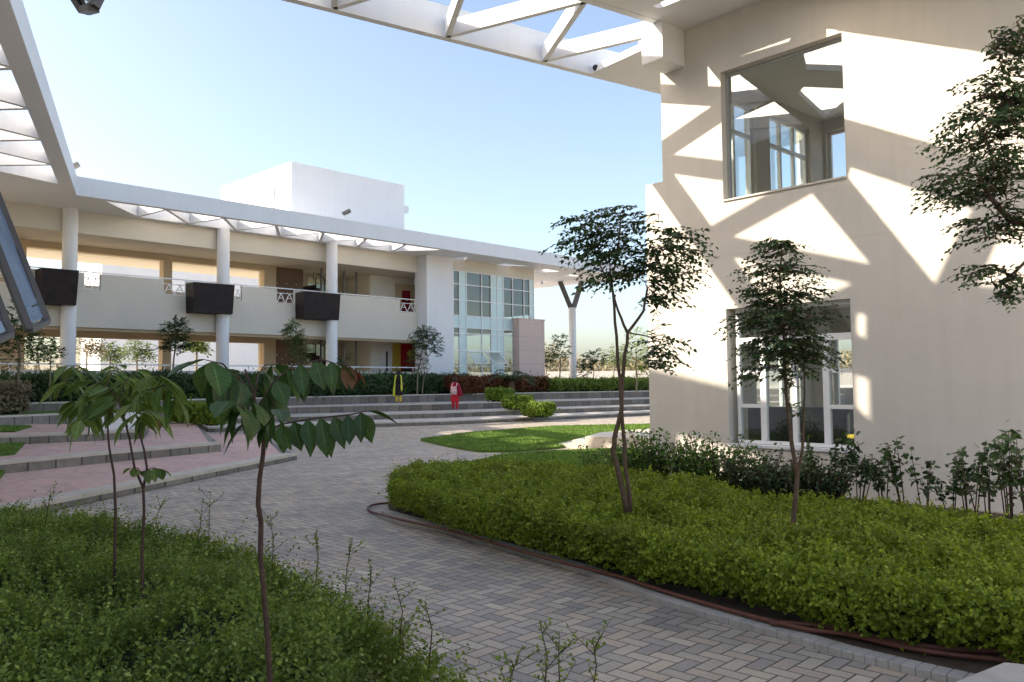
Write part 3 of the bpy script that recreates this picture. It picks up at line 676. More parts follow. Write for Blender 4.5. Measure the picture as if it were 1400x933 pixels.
rb('back_window_frame', WHITEF, [(b0 + 1.9, b1 - 1, 7.05, 7.1, zz0 + z, zz0 + z + .08) for z in (1.0, 1.9)] + [(b0 + x, b0 + x + .08, 7.05, 7.1, zz0, zz1) for x in (3.1, 6.4)])
# pink stone block in front of the glazing
tp = -1.45; p0, p1 = RB.s(710, tp), RB.s(745, tp); zp = RB.px(725, 438, tp)[1]
rb('stone_block', STONE, [(p0, p1, tp, tf - .08, 1.21, zp)]); rb('stone_block_capping', STONE, [(p0 - .04, p1 + .04, tp - .04, tf - .06, zp + .001, zp + .10)])
# V column
vp = atd(783, 470, 61.0); zv = atd(783, 421, 61.0)[2]; g = MB(); g.tube([(vp[0], 61, 1.2), (vp[0], 61, zv)], .27, 24); v_ = g.build('forked_column', WHITE, rear)
g = MB()
for xx in (767, 797):
    e = atz(xx, 387, ZS); tp_ = (vp[0] + (xx - 783) / F * 61, 61 + .2, ZS + .01); g.bar((vp[0] + (.1 if xx > 783 else -.1), 61, zv - .02), tp_, .24, .34)
g.build('forked_arm', METALD, v_)
# rooftop block
t0_ = 3.0; a0, zpt = RB.px(398, 222.5, t0_); a1 = RB.s(553.5, t0_)
tt = t0_
def pxof(p): 
    d = np.array(p) - CAM; w_ = d @ fwd; return 700 + F * (d @ right) / w_
while pxof(RB.pt(a0, tt, zpt)) > 303 and tt < 30: tt += .1
rb('rooftop_room', WHITE, [(a0, a1, t0_, tt, ZS + .52, zpt)])
rb('rooftop_parapet_line', WHITE, [(a0 - .03, a1 + .03, t0_ - .03, tt, zpt + .001, zpt + .06)])
lz = RB.px(558, 290, t0_ + 1)[1]; rb('rooftop_ledge', WHITE, [(a1 + .001, a1 + .75, t0_ + .5, t0_ + 2.2, lz - .2, lz + .25)])
g = MB(); pz = RB.pt(a0 - .06, t0_ + 2.2, 0); g.tube([RB.pt(a0 - .07, t0_ + 1.8, ZS + .5), RB.pt(a0 - .07, t0_ + 1.8, zpt - 1.0)], .06, 8); g.build('drain_pipe', WHITEF, rear)
# floodlights on the roofs
def floodlight(x, y, D, lab, yaw=0.):
    p = atd(x, y, D); t = thing('floodlight', lab, 'floodlight', (p[0], p[1], ZT), 'floodlights on the roof edges')
    g = MB(); g.tube([(p[0] - .1, D, ZT), (p[0] - .05, D, p[2] - .12), (p[0], D, p[2])], .03, 6); g.build('pole', WHITEF, t)
    g = MB(); c = np.array(p); a = np.array([.20, 0, .10]); b_ = np.array([0, .12, 0]); u_ = np.array([-.04, 0, .07])
    g.hexa([tuple(c + sx * a + sy * b_ + sz * u_) for sz in (-1, 1) for sx, sy in ((-1, -1), (1, -1), (.8, 1), (-.8, 1))]); g.build('lamp_head', METALD, t, .01)
floodlight(474, 290.5, 40.5, 'grey floodlight on the roof edge in front of the rooftop room')
floodlight(102, 227.5, 33.5, 'grey floodlight on the roof corner where the left canopy meets the rear roof')

# ================================================================== RIGHT BUILDING
rbd = thing('right_building', 'tall cream rendered building with two square windows on the right', 'building', RW.pt(4, 0, 0))
def rw(name, mat, boxes, parent=rbd, bevel=0):
    g = MB()
    for b in boxes: g.fbox(RW, *b)
    return g.build(name, mat, parent, bevel)
Z2 = 7.85; ZP = 5.25; UE = 20.0; TH = .28
u1_, u2_ = 1.61, 3.70; lz0, lz1 = .655, 2.91; uz0, uz1 = 4.70, 6.90
ul = RW.s(911)
rw('wall', WALL, [(0, u1_, 0, TH, 0, ZP), (ul, u1_, 0, TH, ZP, Z2 - .002), (u2_, UE, 0, TH, 0, Z2 - .002),
    (u1_, u2_, 0, TH, 0, lz0), (u1_, u2_, 0, TH, lz1, uz0), (u1_, u2_, 0, TH, uz1, Z2 - .002)])
rw('wall_coping', WALL, [(-.0, ul, .0, .28, ZP + .001, ZP + .03)])
# end wall (facing the rear building) with windows; rear wall with a window
TD = 5.6
def wallwin(name, us, ue, ts, te, z0, z1, ops, along_t, fr, parent, mat):
    """wall strip along u or t with rectangular openings [(a,b,za,zb)]"""
    bx = []; cur = ts if along_t else us; end = te if along_t else ue
    def B(a, b, c, d):
        if b - a < 1e-4 or d - c < 1e-4: return
        bx.append((us, ue, a, b, c, d) if along_t else (a, b, ts, te, c, d))
    for a, b, c, d in ops: B(cur, a, z0, z1); B(a, b, z0, c); B(a, b, d, z1); cur = b
    B(cur, end, z0, z1); return rw(name, mat, bx, parent)
wallwin('end_wall', 0, .25, TH + .001, TD, 0, 3.6, [(.9, 2.6, .7, 2.6), (3.2, 5.0, .2, 2.6)], True, RW, rbd, WALL)
wallwin('end_wall', ul, ul + .25, TH + .001, TD, 3.601, Z2 - .002, [(.75, 2.75, 4.85, 7.2), (3.3, 5.0, 4.85, 7.2)], True, RW, rbd, WALL)
wallwin('back_wall', 0, 14, TD + .001, TD + .25, 0, Z2 - .002, [(.6, 2.6, .5, 2.6), (3.4, 5.6, .3, 2.6)], False, RW, rbd, WALL) if 0 else None
rw('back_wall', WALL, [(0, .7, TD + .001, TD + .25, 0, Z2 - .002), (.7, 2.7, TD + .001, TD + .25, 0, .4), (.7, 2.7, TD + .001, TD + .25, 2.7, 4.9), (.7, 2.7, TD + .001, TD + .25, 7.25, Z2 - .002),
    (2.7, 3.3, TD + .001, TD + .25, 0, Z2 - .002), (3.3, 6.0, TD + .001, TD + .25, 0, .3), (3.3, 6.0, TD + .001, TD + .25, 2.7, Z2 - .002), (6.0, 12, TD + .001, TD + .25, 0, Z2 - .002)])
rw('room_floor', FLOORI, [(.25, 12, TH + .001, TD, .0, .35), (.25, 12, TH + .001, TD, 3.62, 3.95)])
rw('room_ceiling', CEIL, [(.26, 12, TH + .001, TD, 3.3, 3.6), (ul + .26, 12, TH + .001, TD, Z2 - .35, Z2 - .003)])
rw('room_partition', CEIL, [(9, 9.2, TH + .002, TD, .36, 3.29), (7, 7.2, TH + .002, TD, 3.96, 7.4)])
# inner frames
def frame_t(t0, t1, z0, z1, uu, name='end_window'):
    g = MB(); w_ = .07
    n_ = 3
    for k in range(n_ + 1):
        a = t0 + (t1 - t0) * k / n_; g.fbox(RW, uu, uu + .07, a - w_ / 2 if 0 < k < n_ else (a if k == 0 else a - w_), (a + w_ / 2) if 0 < k < n_ else (a + w_ if k == 0 else a), z0 + w_, z1 - w_)
    for z in (z0, z1 - w_): g.fbox(RW, uu - .001, uu + .071, t0, t1, z, z + w_)
    g.fbox(RW, uu - .002, uu + .072, t0 + w_, t1 - w_, z0 + (z1 - z0) * .72, z0 + (z1 - z0) * .72 + w_)
    f_ = g.build(name + '_frame', WHITEF, rbd); g = MB(); g.fbox(RW, uu + .03, uu + .036, t0 + .03, t1 - .03, z0 + .03, z1 - .03); g.build('pane', GLASS, f_)
frame_t(.75, 2.75, 4.85, 7.2, ul + .1); frame_t(3.3, 5.0, 4.85, 7.2, ul + .1); frame_t(.9, 2.6, .7, 2.6, .1); frame_t(3.2, 5.0, .2, 2.6, .1)
for (a, b, c, d) in ((.7, 2.7, 4.9, 7.25), (.7, 2.7, .4, 2.7), (3.3, 6.0, .3, 2.7)):
    rw('back_window_frame', WHITEF, [(a, a + .07, TD + .1, TD + .17, c, d), (b - .07, b, TD + .1, TD + .17, c, d), ((a + b) / 2 - .035, (a + b) / 2 + .035, TD + .1, TD + .17, c, d), (a + .071, b - .071, TD + .11, TD + .16, c, c + .07), (a + .071, b - .071, TD + .11, TD + .16, d - .07, d)])
# furniture glimpsed inside: a counter upstairs, a desk and a yellow chair below
rw('wall_counter', BROWN, [(2.2, 4.2, 3.4, 4.2, 4.75, 4.85), (2.3, 2.4, 3.45, 4.1, 3.96, 4.749), (4.0, 4.1, 3.45, 4.1, 3.96, 4.749)])
rw('wall_cabinet', DARKM, [(1.0, 2.9, 1.6, 2.1, .352, 1.25)])
cp = RW.pt(3.35, 1.3, .35); ch = thing('chair', 'yellow chair standing inside behind the right side of the lower window', 'chair', cp)
g = MB(); g.fbox(RW, 3.1, 3.6, 1.05, 1.5, .79, .85); g.build('seat', YELLP, ch, .01); g = MB(); g.fbox(RW, 3.1, 3.6, 1.5, 1.55, .85, 1.4); g.build('backrest', YELLP, ch, .01)
for a, b in ((3.13, 1.08), (3.57, 1.08), (3.13, 1.5), (3.57, 1.5)):
    g = MB(); g.tube([RW.pt(a, b, .35), RW.pt(a, b, .79)], .015, 6); g.build('leg', DARKM, ch)
# upper window: one big pane in a slim aluminium frame
def ringframe(fr, a, b, c, d, t0, t1, w_, name, mat, parent):
    g = MB(); g.fbox(fr, a, a + w_, t0, t1, c, d); g.fbox(fr, b - w_, b, t0, t1, c, d); g.fbox(fr, a + w_, b - w_, t0 + .001, t1 - .001, c, c + w_); g.fbox(fr, a + w_, b - w_, t0 + .001, t1 - .001, d - w_, d); return g.build(name, mat, parent)
uw = ringframe(RW, u1_ + .002, u2_ - .002, uz0 + .002, uz1 - .002, .14, .20, .045, 'upper_window_frame', METAL, rbd)
g = MB(); g.fbox(RW, u1_ + .04, u2_ - .04, .165, .172, uz0 + .04, uz1 - .04); g.build('pane', GLASSR, uw)
rw('upper_window_sill', WALL, [(u1_ - .0, u2_ + .0, -.03, .139, uz0 + .001, uz0 + .03)])
# lower window: white frame, side columns of three panes, transom
lwf = ringframe(RW, u1_ + .10, u2_ - .002, lz0 + .05, lz1 - .002, .12, .20, .055, 'lower_window_frame', WHITEF, rbd)
W0_, W1_ = u1_ + .10, u2_; WW = W1_ - W0_; HH = lz1 - lz0; g = MB()
ztr = lz0 + HH * .74
g.fbox(RW, W0_ + .056, W1_ - .056, .115, .195, ztr, ztr + .10)
for f_, w_ in ((.235, .05), (.505, .04), (.765, .05)): g.fbox(RW, W0_ + WW * f_ - w_, W0_ + WW * f_ + w_, .122, .198, lz0 + .11, ztr - .001)
for a, b in ((.056 / WW, .235 - .05 / WW), (.765 + .05 / WW, 1 - .056 / WW)):
    for h_ in (.28, .52): g.fbox(RW, W0_ + WW * a, W0_ + WW * b, .13, .19, lz0 + HH * h_, lz0 + HH * h_ + .06)
g.build('mullion', WHITEF, lwf)
g = MB(); g.fbox(RW, W0_ + .03, W1_ - .03, .158, .165, lz0 + .06, lz1 - .03); g.build('pane', GLASSR, lwf)
rw('lower_window_sill', WHITE, [(u1_ - .02, u2_ + .02, -.035, .119, lz0 + .001, lz0 + .045)])
# grooves in the render
rw('render_groove', OCHRE, [(u2_ + .2, UE, -.001, .0, z, z + .008) for z in (3.75,)] if 0 else [(0.02, UE, -.0015, -.0005, 3.80, 3.806)])

# ---- canopy over the courtyard, fixed to the right building
FA = np.array(atz(385, 0, Z2)[:2]); FB = np.array(atz(909, 130, Z2)[:2]); fd = (FB - FA) / np.linalg.norm(FB - FA); fn = np.array([fd[1], -fd[0]])   # fn: toward the camera
N0 = np.array(atz(906, 37, Z2)[:2]); wst = float((N0 - FA) @ fn)
can = rbd
cp_ = lambda a, b: FA + fd * a + fn * b
LB = float((FB - FA) @ fd)
def on_canopy(x, y): p = np.array(atz(x, y, Z2)[:2]) - FA; return float(p @ fd), float(p @ fn)
J = [on_canopy(460, 10)[0], on_canopy(616, 49)[0], on_canopy(749, 82)[0]]; K = [on_canopy(790, 10)[0], on_canopy(884, 33)[0]]
jp = (J[2] - J[0]) / 2
g = MB()
zc0, zc1 = Z2, Z2 + .58
def cbar(a, b, c, d, w_, z0=zc0 + .004, z1=zc0 + .29):
    pa, pb = cp_(a, b), cp_(c, d); t = (pb - pa) / np.linalg.norm(pb - pa); n_ = np.array([-t[1], t[0]]) * w_ / 2
    g.hexa([(*p, z) for z in (z0, z1) for p in (pa - n_, pb - n_, pb + n_, pa + n_)])
XL = -4.6; XR = LB + 1.5
g.hexa([(*cp_(a, b), z) for z in (zc0, zc1) for a, b in ((XL, -.02), (XR, -.02), (XR, .12), (XL, .12))]); g.build('canopy_edge_beam', WHITE, can)
g = MB(); KE = K[1] + .1
g.hexa([(*cp_(a, b), z) for z in (zc0, zc1) for a, b in ((XL, wst), (KE + .3, wst), (KE + .3, wst + .14), (XL, wst + .14))]); g.build('canopy_chord', WHITE, can)
kspan = jp
js = [J[2] - jp * i for i in range(0, 7)]; ks = [6.2, K[0]] + [K[0] - jp * (i + 1) for i in range(7)]
g = MB()
for i, j_ in enumerate(js[:4]):
    cbar(j_, .12, ks[i], wst, .10)
    if i < 3: cbar(j_, .12, ks[i + 1], wst, .10)
g.build('canopy_brace', WHITE, can)
JE = js[3]; KE2 = ks[3]
sp_out = [tuple(cp_(XL, .121)), tuple(cp_(JE, .121)), tuple(cp_(KE2, wst - .002)), tuple(cp_(XL, wst - .002))]
hs = []
for pts in ([(1172, 424), (1184, 424), (1183, 468), (1172, 462)], [(1170, 508), (1187, 512), (1188, 578), (1172, 562)]):
    h = [backproj(x, y, Z2 + .07) for x, y in pts]; 0
    if all(inpoly(p, sp_out) for p in h): hs.append(h)
perforated(sp_out, hs, Z2 + .003, Z2 + .13).build('canopy_shade_panel', WHITE, can)  # unseen solid panel added to block sun, slits pass narrow lit strips
# solid end panel of the canopy strip, running behind the wall corner
e0 = on_canopy(804, 103); e1 = on_canopy(884, 66)
pts = [cp_(e0[0], .121), cp_(XR, .121), cp_(XR, wst - .01), cp_(e1[0] + .35, wst - .01), cp_(e1[0], max(.3, e1[1]))]
# keep the panel clear of the building's own walls
def clip_t(p):   # in front of the wall plane only where the wall stands
    return p
g = MB(); g.prism([tuple(p) for p in pts], zc0 + .003, zc0 + .14); g.build('canopy_end_panel', WHITE, can)
# stub beam at the wall corner
rw('corner_bracket', WHITE, [(.46, .90, -.63, -.002, 7.2, Z2 - .004)], rbd)
# roof slab over the courtyard with openings cut where the sun patches fall from
LIT = {'p1': [(1003.8, 75), (1086.4, 45), (1079, 62), (1009.5, 82.5)], 'p2': [(1126, 34), (1147, 36), (1122, 44)],
 'p3': [(1130, 35), (1330, 64), (1400, 75), (1450, 110), (1450, 250), (1400, 238), (1289, 206), (1150, 166), (1128, 120)], 'p4': [(1163, 224), (1255, 255), (1335, 283), (1310, 325), (1278, 393), (1158, 246)],
 'sq': [(1193, 398), (1204, 399), (1203, 409), (1192, 408)],
 'p4b': [(1332, 397), (1370, 310), (1440, 250), (1440, 400)]}
zslab = Z2 + .06
holes = []
for k, pts in LIT.items():
    holes.append([backproj(x, y, zslab) for x, y in pts])
# p12 / p11 fall through the strip behind the near chord as well
ce = KE + .3
sl_out = [tuple(cp_(XL, wst + .15)), tuple(cp_(ce, wst + .15)), RW.pt(-.1, -.004, 0)[:2], RW.pt(.0, -.004, 0)[:2], RW.pt(9.3, -.004, 0)[:2], (-6.3, 7.9)]  # unseen slab, trimmed to the stretch that shades the wall
def wallside(p): return (np.array(p) - RW.o) @ RW.t < -.02
holes_in = []
for h in holes:
    bad = [p for p in h if not inpoly(p, sl_out)]
    0 and print('HOLE', [tuple(round(v, 2) for v in p) for p in h], 'out:', len(bad))
    if not bad: holes_in.append(h)
perforated(sl_out, holes_in, Z2 + .001, Z2 + .12).build('canopy_roof', WHITE, can)
rw('building_roof', WHITE, [(ul, UE, -.003, TD + .6, Z2 + .0, Z2 + .5)])
sp = atz(815.5, 91, 8.1); sp = atd(815.5, 92, sp[1] - .3)
slt = thing('spotlight', 'small dark spotlight fixed to the inner face of the white canopy edge', 'spotlight', sp)
g = MB(); g.tube([(sp[0], sp[1] + .12, sp[2]), (sp[0], sp[1], sp[2]), (sp[0] - .03, sp[1] - .1, sp[2] - .05)], [.02, .045, .06], 10); g.build('lamp_head', DARKM, slt)
# ================================================================== VEGETATION
def sample_poly(poly, n):
    P = np.array(poly); lo, hi = P.min(0), P.max(0); out = []
    while len(out) < n:
        xs = rng.uniform(lo[0], hi[0], n); ys = rng.uniform(lo[1], hi[1], n)
        ins = np.zeros(n, bool); j = len(poly) - 1
        for i in range(len(poly)):
            a, b = poly[i], poly[j]
            if a[1] != b[1]: ins ^= ((a[1] > ys) != (b[1] > ys)) & (xs < (b[0] - a[0]) * (ys - a[1]) / (b[1] - a[1]) + a[0])
            j = i
        out += list(zip(xs[ins], ys[ins]))
    return np.array(out[:n])
def edge_dist(pts, poly):
    d = np.full(len(pts), 1e9); nn_ = np.zeros((len(pts), 2))
    for i in range(len(poly)):
        a = np.array(poly[i]); b = np.array(poly[(i + 1) % len(poly)]); ab = b - a; t = np.clip(((pts - a) @ ab) / (ab @ ab), 0, 1)
        c = a + t[:, None] * ab; dd_ = np.linalg.norm(pts - c, axis=1); m = dd_ < d; d[m] = dd_[m]; nn_[m] = (c - pts)[m]
    return d, nrm(nn_)
def vnoise(P, sc, seed=0):
    return np.array([noise.noise(Vector((x * sc + seed * 9.1, y * sc + seed * 4.7, seed * 2.3))) for x, y in P])
def sprigs(C, N_, nleaf, L, leaf, width, spread=.5):
    """C sprig bases, N_ sprig directions; returns arrays for leaves spiralling up each sprig"""
    n = len(C); k = np.tile(np.arange(nleaf), n); b = np.repeat(C, nleaf, 0); d = np.repeat(N_, nleaf, 0)
    Ls = np.repeat(L, nleaf)
    rv = rnd_dirs(n * nleaf); side = nrm(rv - d * np.sum(rv * d, 1, keepdims=True))
    P = b + d * (Ls * (k + .5) / nleaf)[:, None]; A = nrm(d * .45 + side * .9 + np.array([0, 0, .12]))
    up = nrm(d + rng.normal(size=d.shape) * .35)
    ln = leaf * rng.uniform(.65, 1.25, n * nleaf); return P, A, up, ln, ln * width
def make_hedge(name, label, cat, poly, z0, h, n, nleaf, leaf, width, mat, L=.09, bumps=((1.7, .07), (5., .045)), shoulder=.18, core=(.10, .12), group=None, corem=None, side_dens=1.0, tall=None, wisp=.04):
    cx = float(np.mean([p[0] for p in poly])); cy = float(np.mean([p[1] for p in poly]))
    root = thing(name, label, cat, (cx, cy, z0), group)
    P = sample_poly(poly, n); d, on = edge_dist(P, poly)
    hz = np.full(n, float(h))
    for i, (sc, am) in enumerate(bumps): hz += am * 2 * vnoise(P, sc, i + len(name))
    if tall: hz *= tall(P)
    sh = np.clip(1 - d / shoulder, 0, 1); hz -= .45 * shoulder * sh ** 2 * 1.6
    Z = z0 + hz - L * .8 - rng.random(n) ** 2 * .10
    N3 = np.concatenate([on * (sh * .9)[:, None], np.ones((n, 1))], 1) + rng.normal(size=(n, 3)) * .38
    C3 = np.concatenate([P, Z[:, None]], 1)
    # sides
    per = [np.linalg.norm(np.array(poly[(i + 1) % len(poly)]) - np.array(poly[i])) for i in range(len(poly))]; Lp = sum(per)
    area = n / max(1e-6, abs(sum(poly[i][0] * poly[(i + 1) % len(poly)][1] - poly[(i + 1) % len(poly)][0] * poly[i][1] for i in range(len(poly)))) / 2)
    m = int(Lp * h * area * side_dens); ii = rng.choice(len(poly), m, p=np.array(per) / Lp); t = rng.random(m)
    Pa = np.array(poly)[ii]; Pb_ = np.array(poly)[(ii + 1) % len(poly)]; Q = Pa + (Pb_ - Pa) * t[:, None]; tg = nrm(Pb_ - Pa)
    ctr = np.array([cx, cy]); on2 = np.stack([tg[:, 1], -tg[:, 0]], 1)
    area_s = sum(poly[i][0] * poly[(i + 1) % len(poly)][1] - poly[(i + 1) % len(poly)][0] * poly[i][1] for i in range(len(poly)))
    if area_s < 0: on2 = -on2
    u = rng.random(m) ** .8; zz = z0 + .04 + u * (h - .06)
    bul = np.sin(u * 2.6) * .10 - .10 + .10 * vnoise(np.stack([Q[:, 0] + Q[:, 1], zz * 1.5], 1), 2.2, 5) - rng.random(m) ** 2 * .08
    Q = Q + on2 * bul[:, None] * min(1, h / .5)
    C3 = np.concatenate([C3, np.concatenate([Q, zz[:, None]], 1)]); N3 = np.concatenate([N3, np.concatenate([on2, np.full((m, 1), .55)], 1) + rng.normal(size=(m, 3)) * .4])
    N3 = nrm(N3); a = sprigs(C3, N3, nleaf, rng.uniform(.6, 1.3, len(C3)) * L * np.where(rng.random(len(C3)) < wisp, rng.uniform(1.4, 2.6, len(C3)), 1), leaf, width)
    simple_leaves('foliage', *a, mat, root)
    g = MB(); ip = []
    sgn = 1 if area_s > 0 else -1     # twig-mass core painted dark as inner shade, inset along the averaged edge normals
    for i, p in enumerate(poly):
        a_ = nrm(np.array(p) - np.array(poly[i - 1])); b_ = nrm(np.array(poly[(i + 1) % len(poly)]) - np.array(p)); nv = nrm(np.array([-(a_[1] + b_[1]), a_[0] + b_[0]])) * sgn
        ip.append(tuple(np.array(p) + nv * (core[0] + .10)))
    dd_, _ = edge_dist(np.array(ip), poly); ip = [p for p, d__ in zip(ip, dd_) if d__ > .8 * core[0] and inpoly(p, poly)]
    g.prism(ip, z0, z0 + h - core[1] - L * .8); g.build('branches', corem or TWIG_SHADE, root)
    return root
TWIG_SHADE = plain('twigs', (.022, .028, .010), .95, .4, 12, .6, 40)  # near-black tone stands in for shade deep inside the foliage

# clipped hedge in the bed on the right
near = [U(atz(x, y + 12, .10)) for x, y in ((540, 684), (590, 703), (629, 716), (700, 735), (757, 750), (846, 776), (960, 803), (1043, 822), (1150, 852), (1225, 866), (1311, 880), (1420, 902), (1500, 918))]
far = [U(atz(x, y, .44)) for x, y in ((1500, 742), (1400, 722), (1293, 702), (1221, 693), (1043, 683), (960, 662), (900, 654), (840, 645), (740, 638), (640, 634), (570, 639), (545, 645))]
make_hedge('clipped_hedge', 'long clipped bright green hedge filling the bed beside the paved path on the right', 'hedge', near + far, .05, .43, 25000, 8, .034, .34, L_HEDGE, L=.10, core=(.16, .14), side_dens=1.1, bumps=((1.5, .05), (4., .06), (8., .045)))
# loose fine-leaved shrubs in the left foreground
lf = [U(atz(x, y, .6)) for x, y in ((-120, 696), (0, 694), (60, 700), (140, 706), (200, 720), (280, 735), (340, 752), (400, 782), (455, 806), (505, 832), (545, 872), (590, 905), (640, 945), (680, 1010))]
lf = lf + [(-.35, 1.9), (-1.2, 1.75), (-2.6, 2.0), (-4.2, 4.5)]
make_hedge('shrub_mass', 'loose dark green fine leaved shrubs filling the left foreground bed', 'shrub', lf, .0, .60, 21000, 9, .023, .36, L_SHRUB, L=.11, bumps=((1.6, .10), (4.5, .06), (9., .03)), shoulder=.3, wisp=.12)
def shoot(pts, n, leaf, mat, root, r=.004):
    g = MB(); g.tube(pts, [r, r * .8, r * .4][:len(pts)] if len(pts) <= 3 else [r * (1 - .7 * i / (len(pts) - 1)) for i in range(len(pts))], 5)
    return g
# tall wispy shoots sticking out of the shrubs
sg = []
for i, (x, y, y2, D) in enumerate(((285, 740, 672, 6.0), (265, 735, 700, 6.1), (210, 725, 690, 6.4), (60, 700, 672, 6.8), (428, 800, 728, 4.8), (470, 820, 735, 4.5), (372, 770, 705, 5.3), (543, 880, 792, 3.6), (585, 900, 822, 3.3), (500, 850, 775, 4.1), (742, 945, 850, 2.95), (768, 950, 878, 2.95), (806, 950, 872, 2.95), (700, 950, 900, 3.0))):
    t = thing('shrub_shoot', ['thin wispy shoot standing above the left foreground shrubs'][0], 'shoot', atd(x, y, D), 'wispy shoots in the foreground bed')
    lean = random.uniform(-6, 14); p = [atd(x, y + 30, D), atd(x + lean * .4, (y + y2) / 2, D), atd(x + lean, y2, D)]
    bow = random.uniform(-.03, .03); p[1] = (p[1][0] + bow, p[1][1], p[1][2]); g = MB(); g.tube(p, [.0035, .0025, .0012], 5)
    SP = []
    for _ in range(6):
        u = random.uniform(.35, .85); a_ = Vector(p[1]).lerp(Vector(p[2]), (u - .35) / .65) if u > .5 else Vector(p[0]).lerp(Vector(p[1]), u * 1.6); e_ = a_ + Vector((random.uniform(-.09, .09), random.uniform(-.06, .06), random.uniform(.03, .10))); g.tube([tuple(a_), tuple(e_)], [.0018, .0008], 4); SP.append((a_, e_))
    g.build('stem', BARKD, t)
    n = 34; u = np.linspace(.15, 1, n); pp = np.array(p); C = np.where(u[:, None] < .5, pp[0] + (pp[1] - pp[0]) * (u[:, None] * 2), pp[1] + (pp[2] - pp[1]) * (u[:, None] * 2 - 1))
    C = np.concatenate([C[::2]] + [np.array([list(a_.lerp(e_, v)) for v in (.3, .5, .7, .85, 1)]) for a_, e_ in SP]); n = len(C)
    A = rnd_dirs(n); A[:, 2] = np.abs(A[:, 2]) * .5 + .2; simple_leaves('foliage', C, A, rnd_dirs(n, .5), rng.uniform(.012, .026, n), .007, L_SHRUB, t)
shoot_labels = True

# ---- trees
def spray_arrays(P0, D_, L, nl, leaf, width, droop=.35):
    """compound sprays: alternate leaflets along a drooping axis"""
    n = len(P0); D_ = nrm(D_); side = nrm(np.cross(D_, np.array([0, 0, 1.]) + rng.normal(size=(n, 3)) * .25)); k = np.arange(nl); u = (k + .6) / nl
    P = P0[:, None] + D_[:, None] * (L[:, None] * u)[..., None] - np.array([0, 0, 1.]) * (droop * L[:, None] * u ** 2)[..., None]
    sg_ = np.where(k % 2, 1., -1.)[None, :, None]
    A = D_[:, None] * .55 + side[:, None] * sg_ * .85 + np.array([0, 0, -.25]) + rng.normal(size=(n, nl, 3)) * .18
    Up = np.array([0, 0, 1.]) + side[:, None] * sg_ * .1 + rng.normal(size=(n, nl, 3)) * .3
    ln = leaf * rng.uniform(.7, 1.25, (n, nl)) * (1 - .25 * u[None])
    return P.reshape(-1, 3), A.reshape(-1, 3), Up.reshape(-1, 3), ln.ravel(), ln.ravel() * width
def make_tree(name, label, cat, base, stems, blobs, D, leaf=.05, width=.28, L=.34, nl=9, mat=L_TREE, bark=BARK, droop=.4, group=None, twig=.004, flat=.5, fancy=False, seedn=0, twigs=True):
    """stems: list of (pixel polyline [(x,y[,dD])], r0, r1); blobs: (cx, cy, rx, ry, n) in pixels"""
    root = thing(name, label, cat, base, group); nodes = []; g = MB()
    for pts, ra, rb_ in stems:
        P = [Vector(atd(p[0], p[1], D + (p[2] if len(p) > 2 else 0))) for p in pts]
        # smooth by inserting midpoints with slight wobble
        Q = [P[0]]
        for a, b in zip(P[:-1], P[1:]):
            for u in (.33, .66): Q.append(a.lerp(b, u) + Vector((random.uniform(-1, 1), random.uniform(-1, 1), 0)) * (b - a).length * .025)
            Q.append(b)
        n = len(Q); g.tube(Q, [ra + (rb_ - ra) * (i / (n - 1)) for i in range(n)], 9); nodes += [(q_, ra + (rb_ - ra) * (i / (n - 1))) for i, q_ in enumerate(Q)]
    g.build('trunk', bark, root)
    k = D / F; PA = []; DA = []; ax = np.mean([[v[0].x, v[0].y] for v in nodes[-4:]], 0)
    for cx, cy, rx, ry, n in blobs:
        c = np.array(atd(cx, cy, D)); v = rng.normal(size=(n, 3)); v = v / np.linalg.norm(v, axis=1, keepdims=True) * (rng.random((n, 1)) ** .38)
        p = c + v * np.array([rx * k, rx * k * .9, ry * k]); PA.append(p)
        d = p - np.array([ax[0], ax[1], c[2] - ry * k]); d[:, 2] = d[:, 2] * flat * .4; d = nrm(d) + rng.normal(size=(n, 3)) * .35; d[:, 2] *= flat; DA.append(nrm(d))
    PA = np.concatenate(PA); DA = np.concatenate(DA); Ls = L * rng.uniform(.6, 1.2, len(PA)); PA = PA - DA * Ls[:, None] * .5
    if twigs:
        g = MB(); NP = np.array([list(n_[0]) for n_ in nodes])
        order = np.argsort(np.min(np.linalg.norm(PA[:, None] - NP[None], axis=2), axis=1)); pts = list(NP); 
        for idx in order[:len(PA)]:
            p = PA[idx]; arr = np.array(pts); dv = np.linalg.norm(arr - p, axis=1) + .6 * np.maximum(0, arr[:, 2] - p[2]); j = int(np.argmin(dv)); a = arr[j]
            m = (a + p) / 2 + np.array([0, 0, .06 * np.linalg.norm(p - a)]); g.tube([tuple(a), tuple(m), tuple(p), tuple(p + DA[idx] * Ls[idx] * .6 - np.array([0, 0, droop * Ls[idx] * .36]))], [twig * 1.4, twig, twig * .7, twig * .4], 4, False)
            pts.append(p); pts.append(m)
        g.build('twigs', bark, root)
    a = spray_arrays(PA, DA, Ls, nl, leaf, width, droop)
    (leaves if fancy else simple_leaves)('foliage', *a, mat, root)
    return root
tb = atz(853, 700, .05)
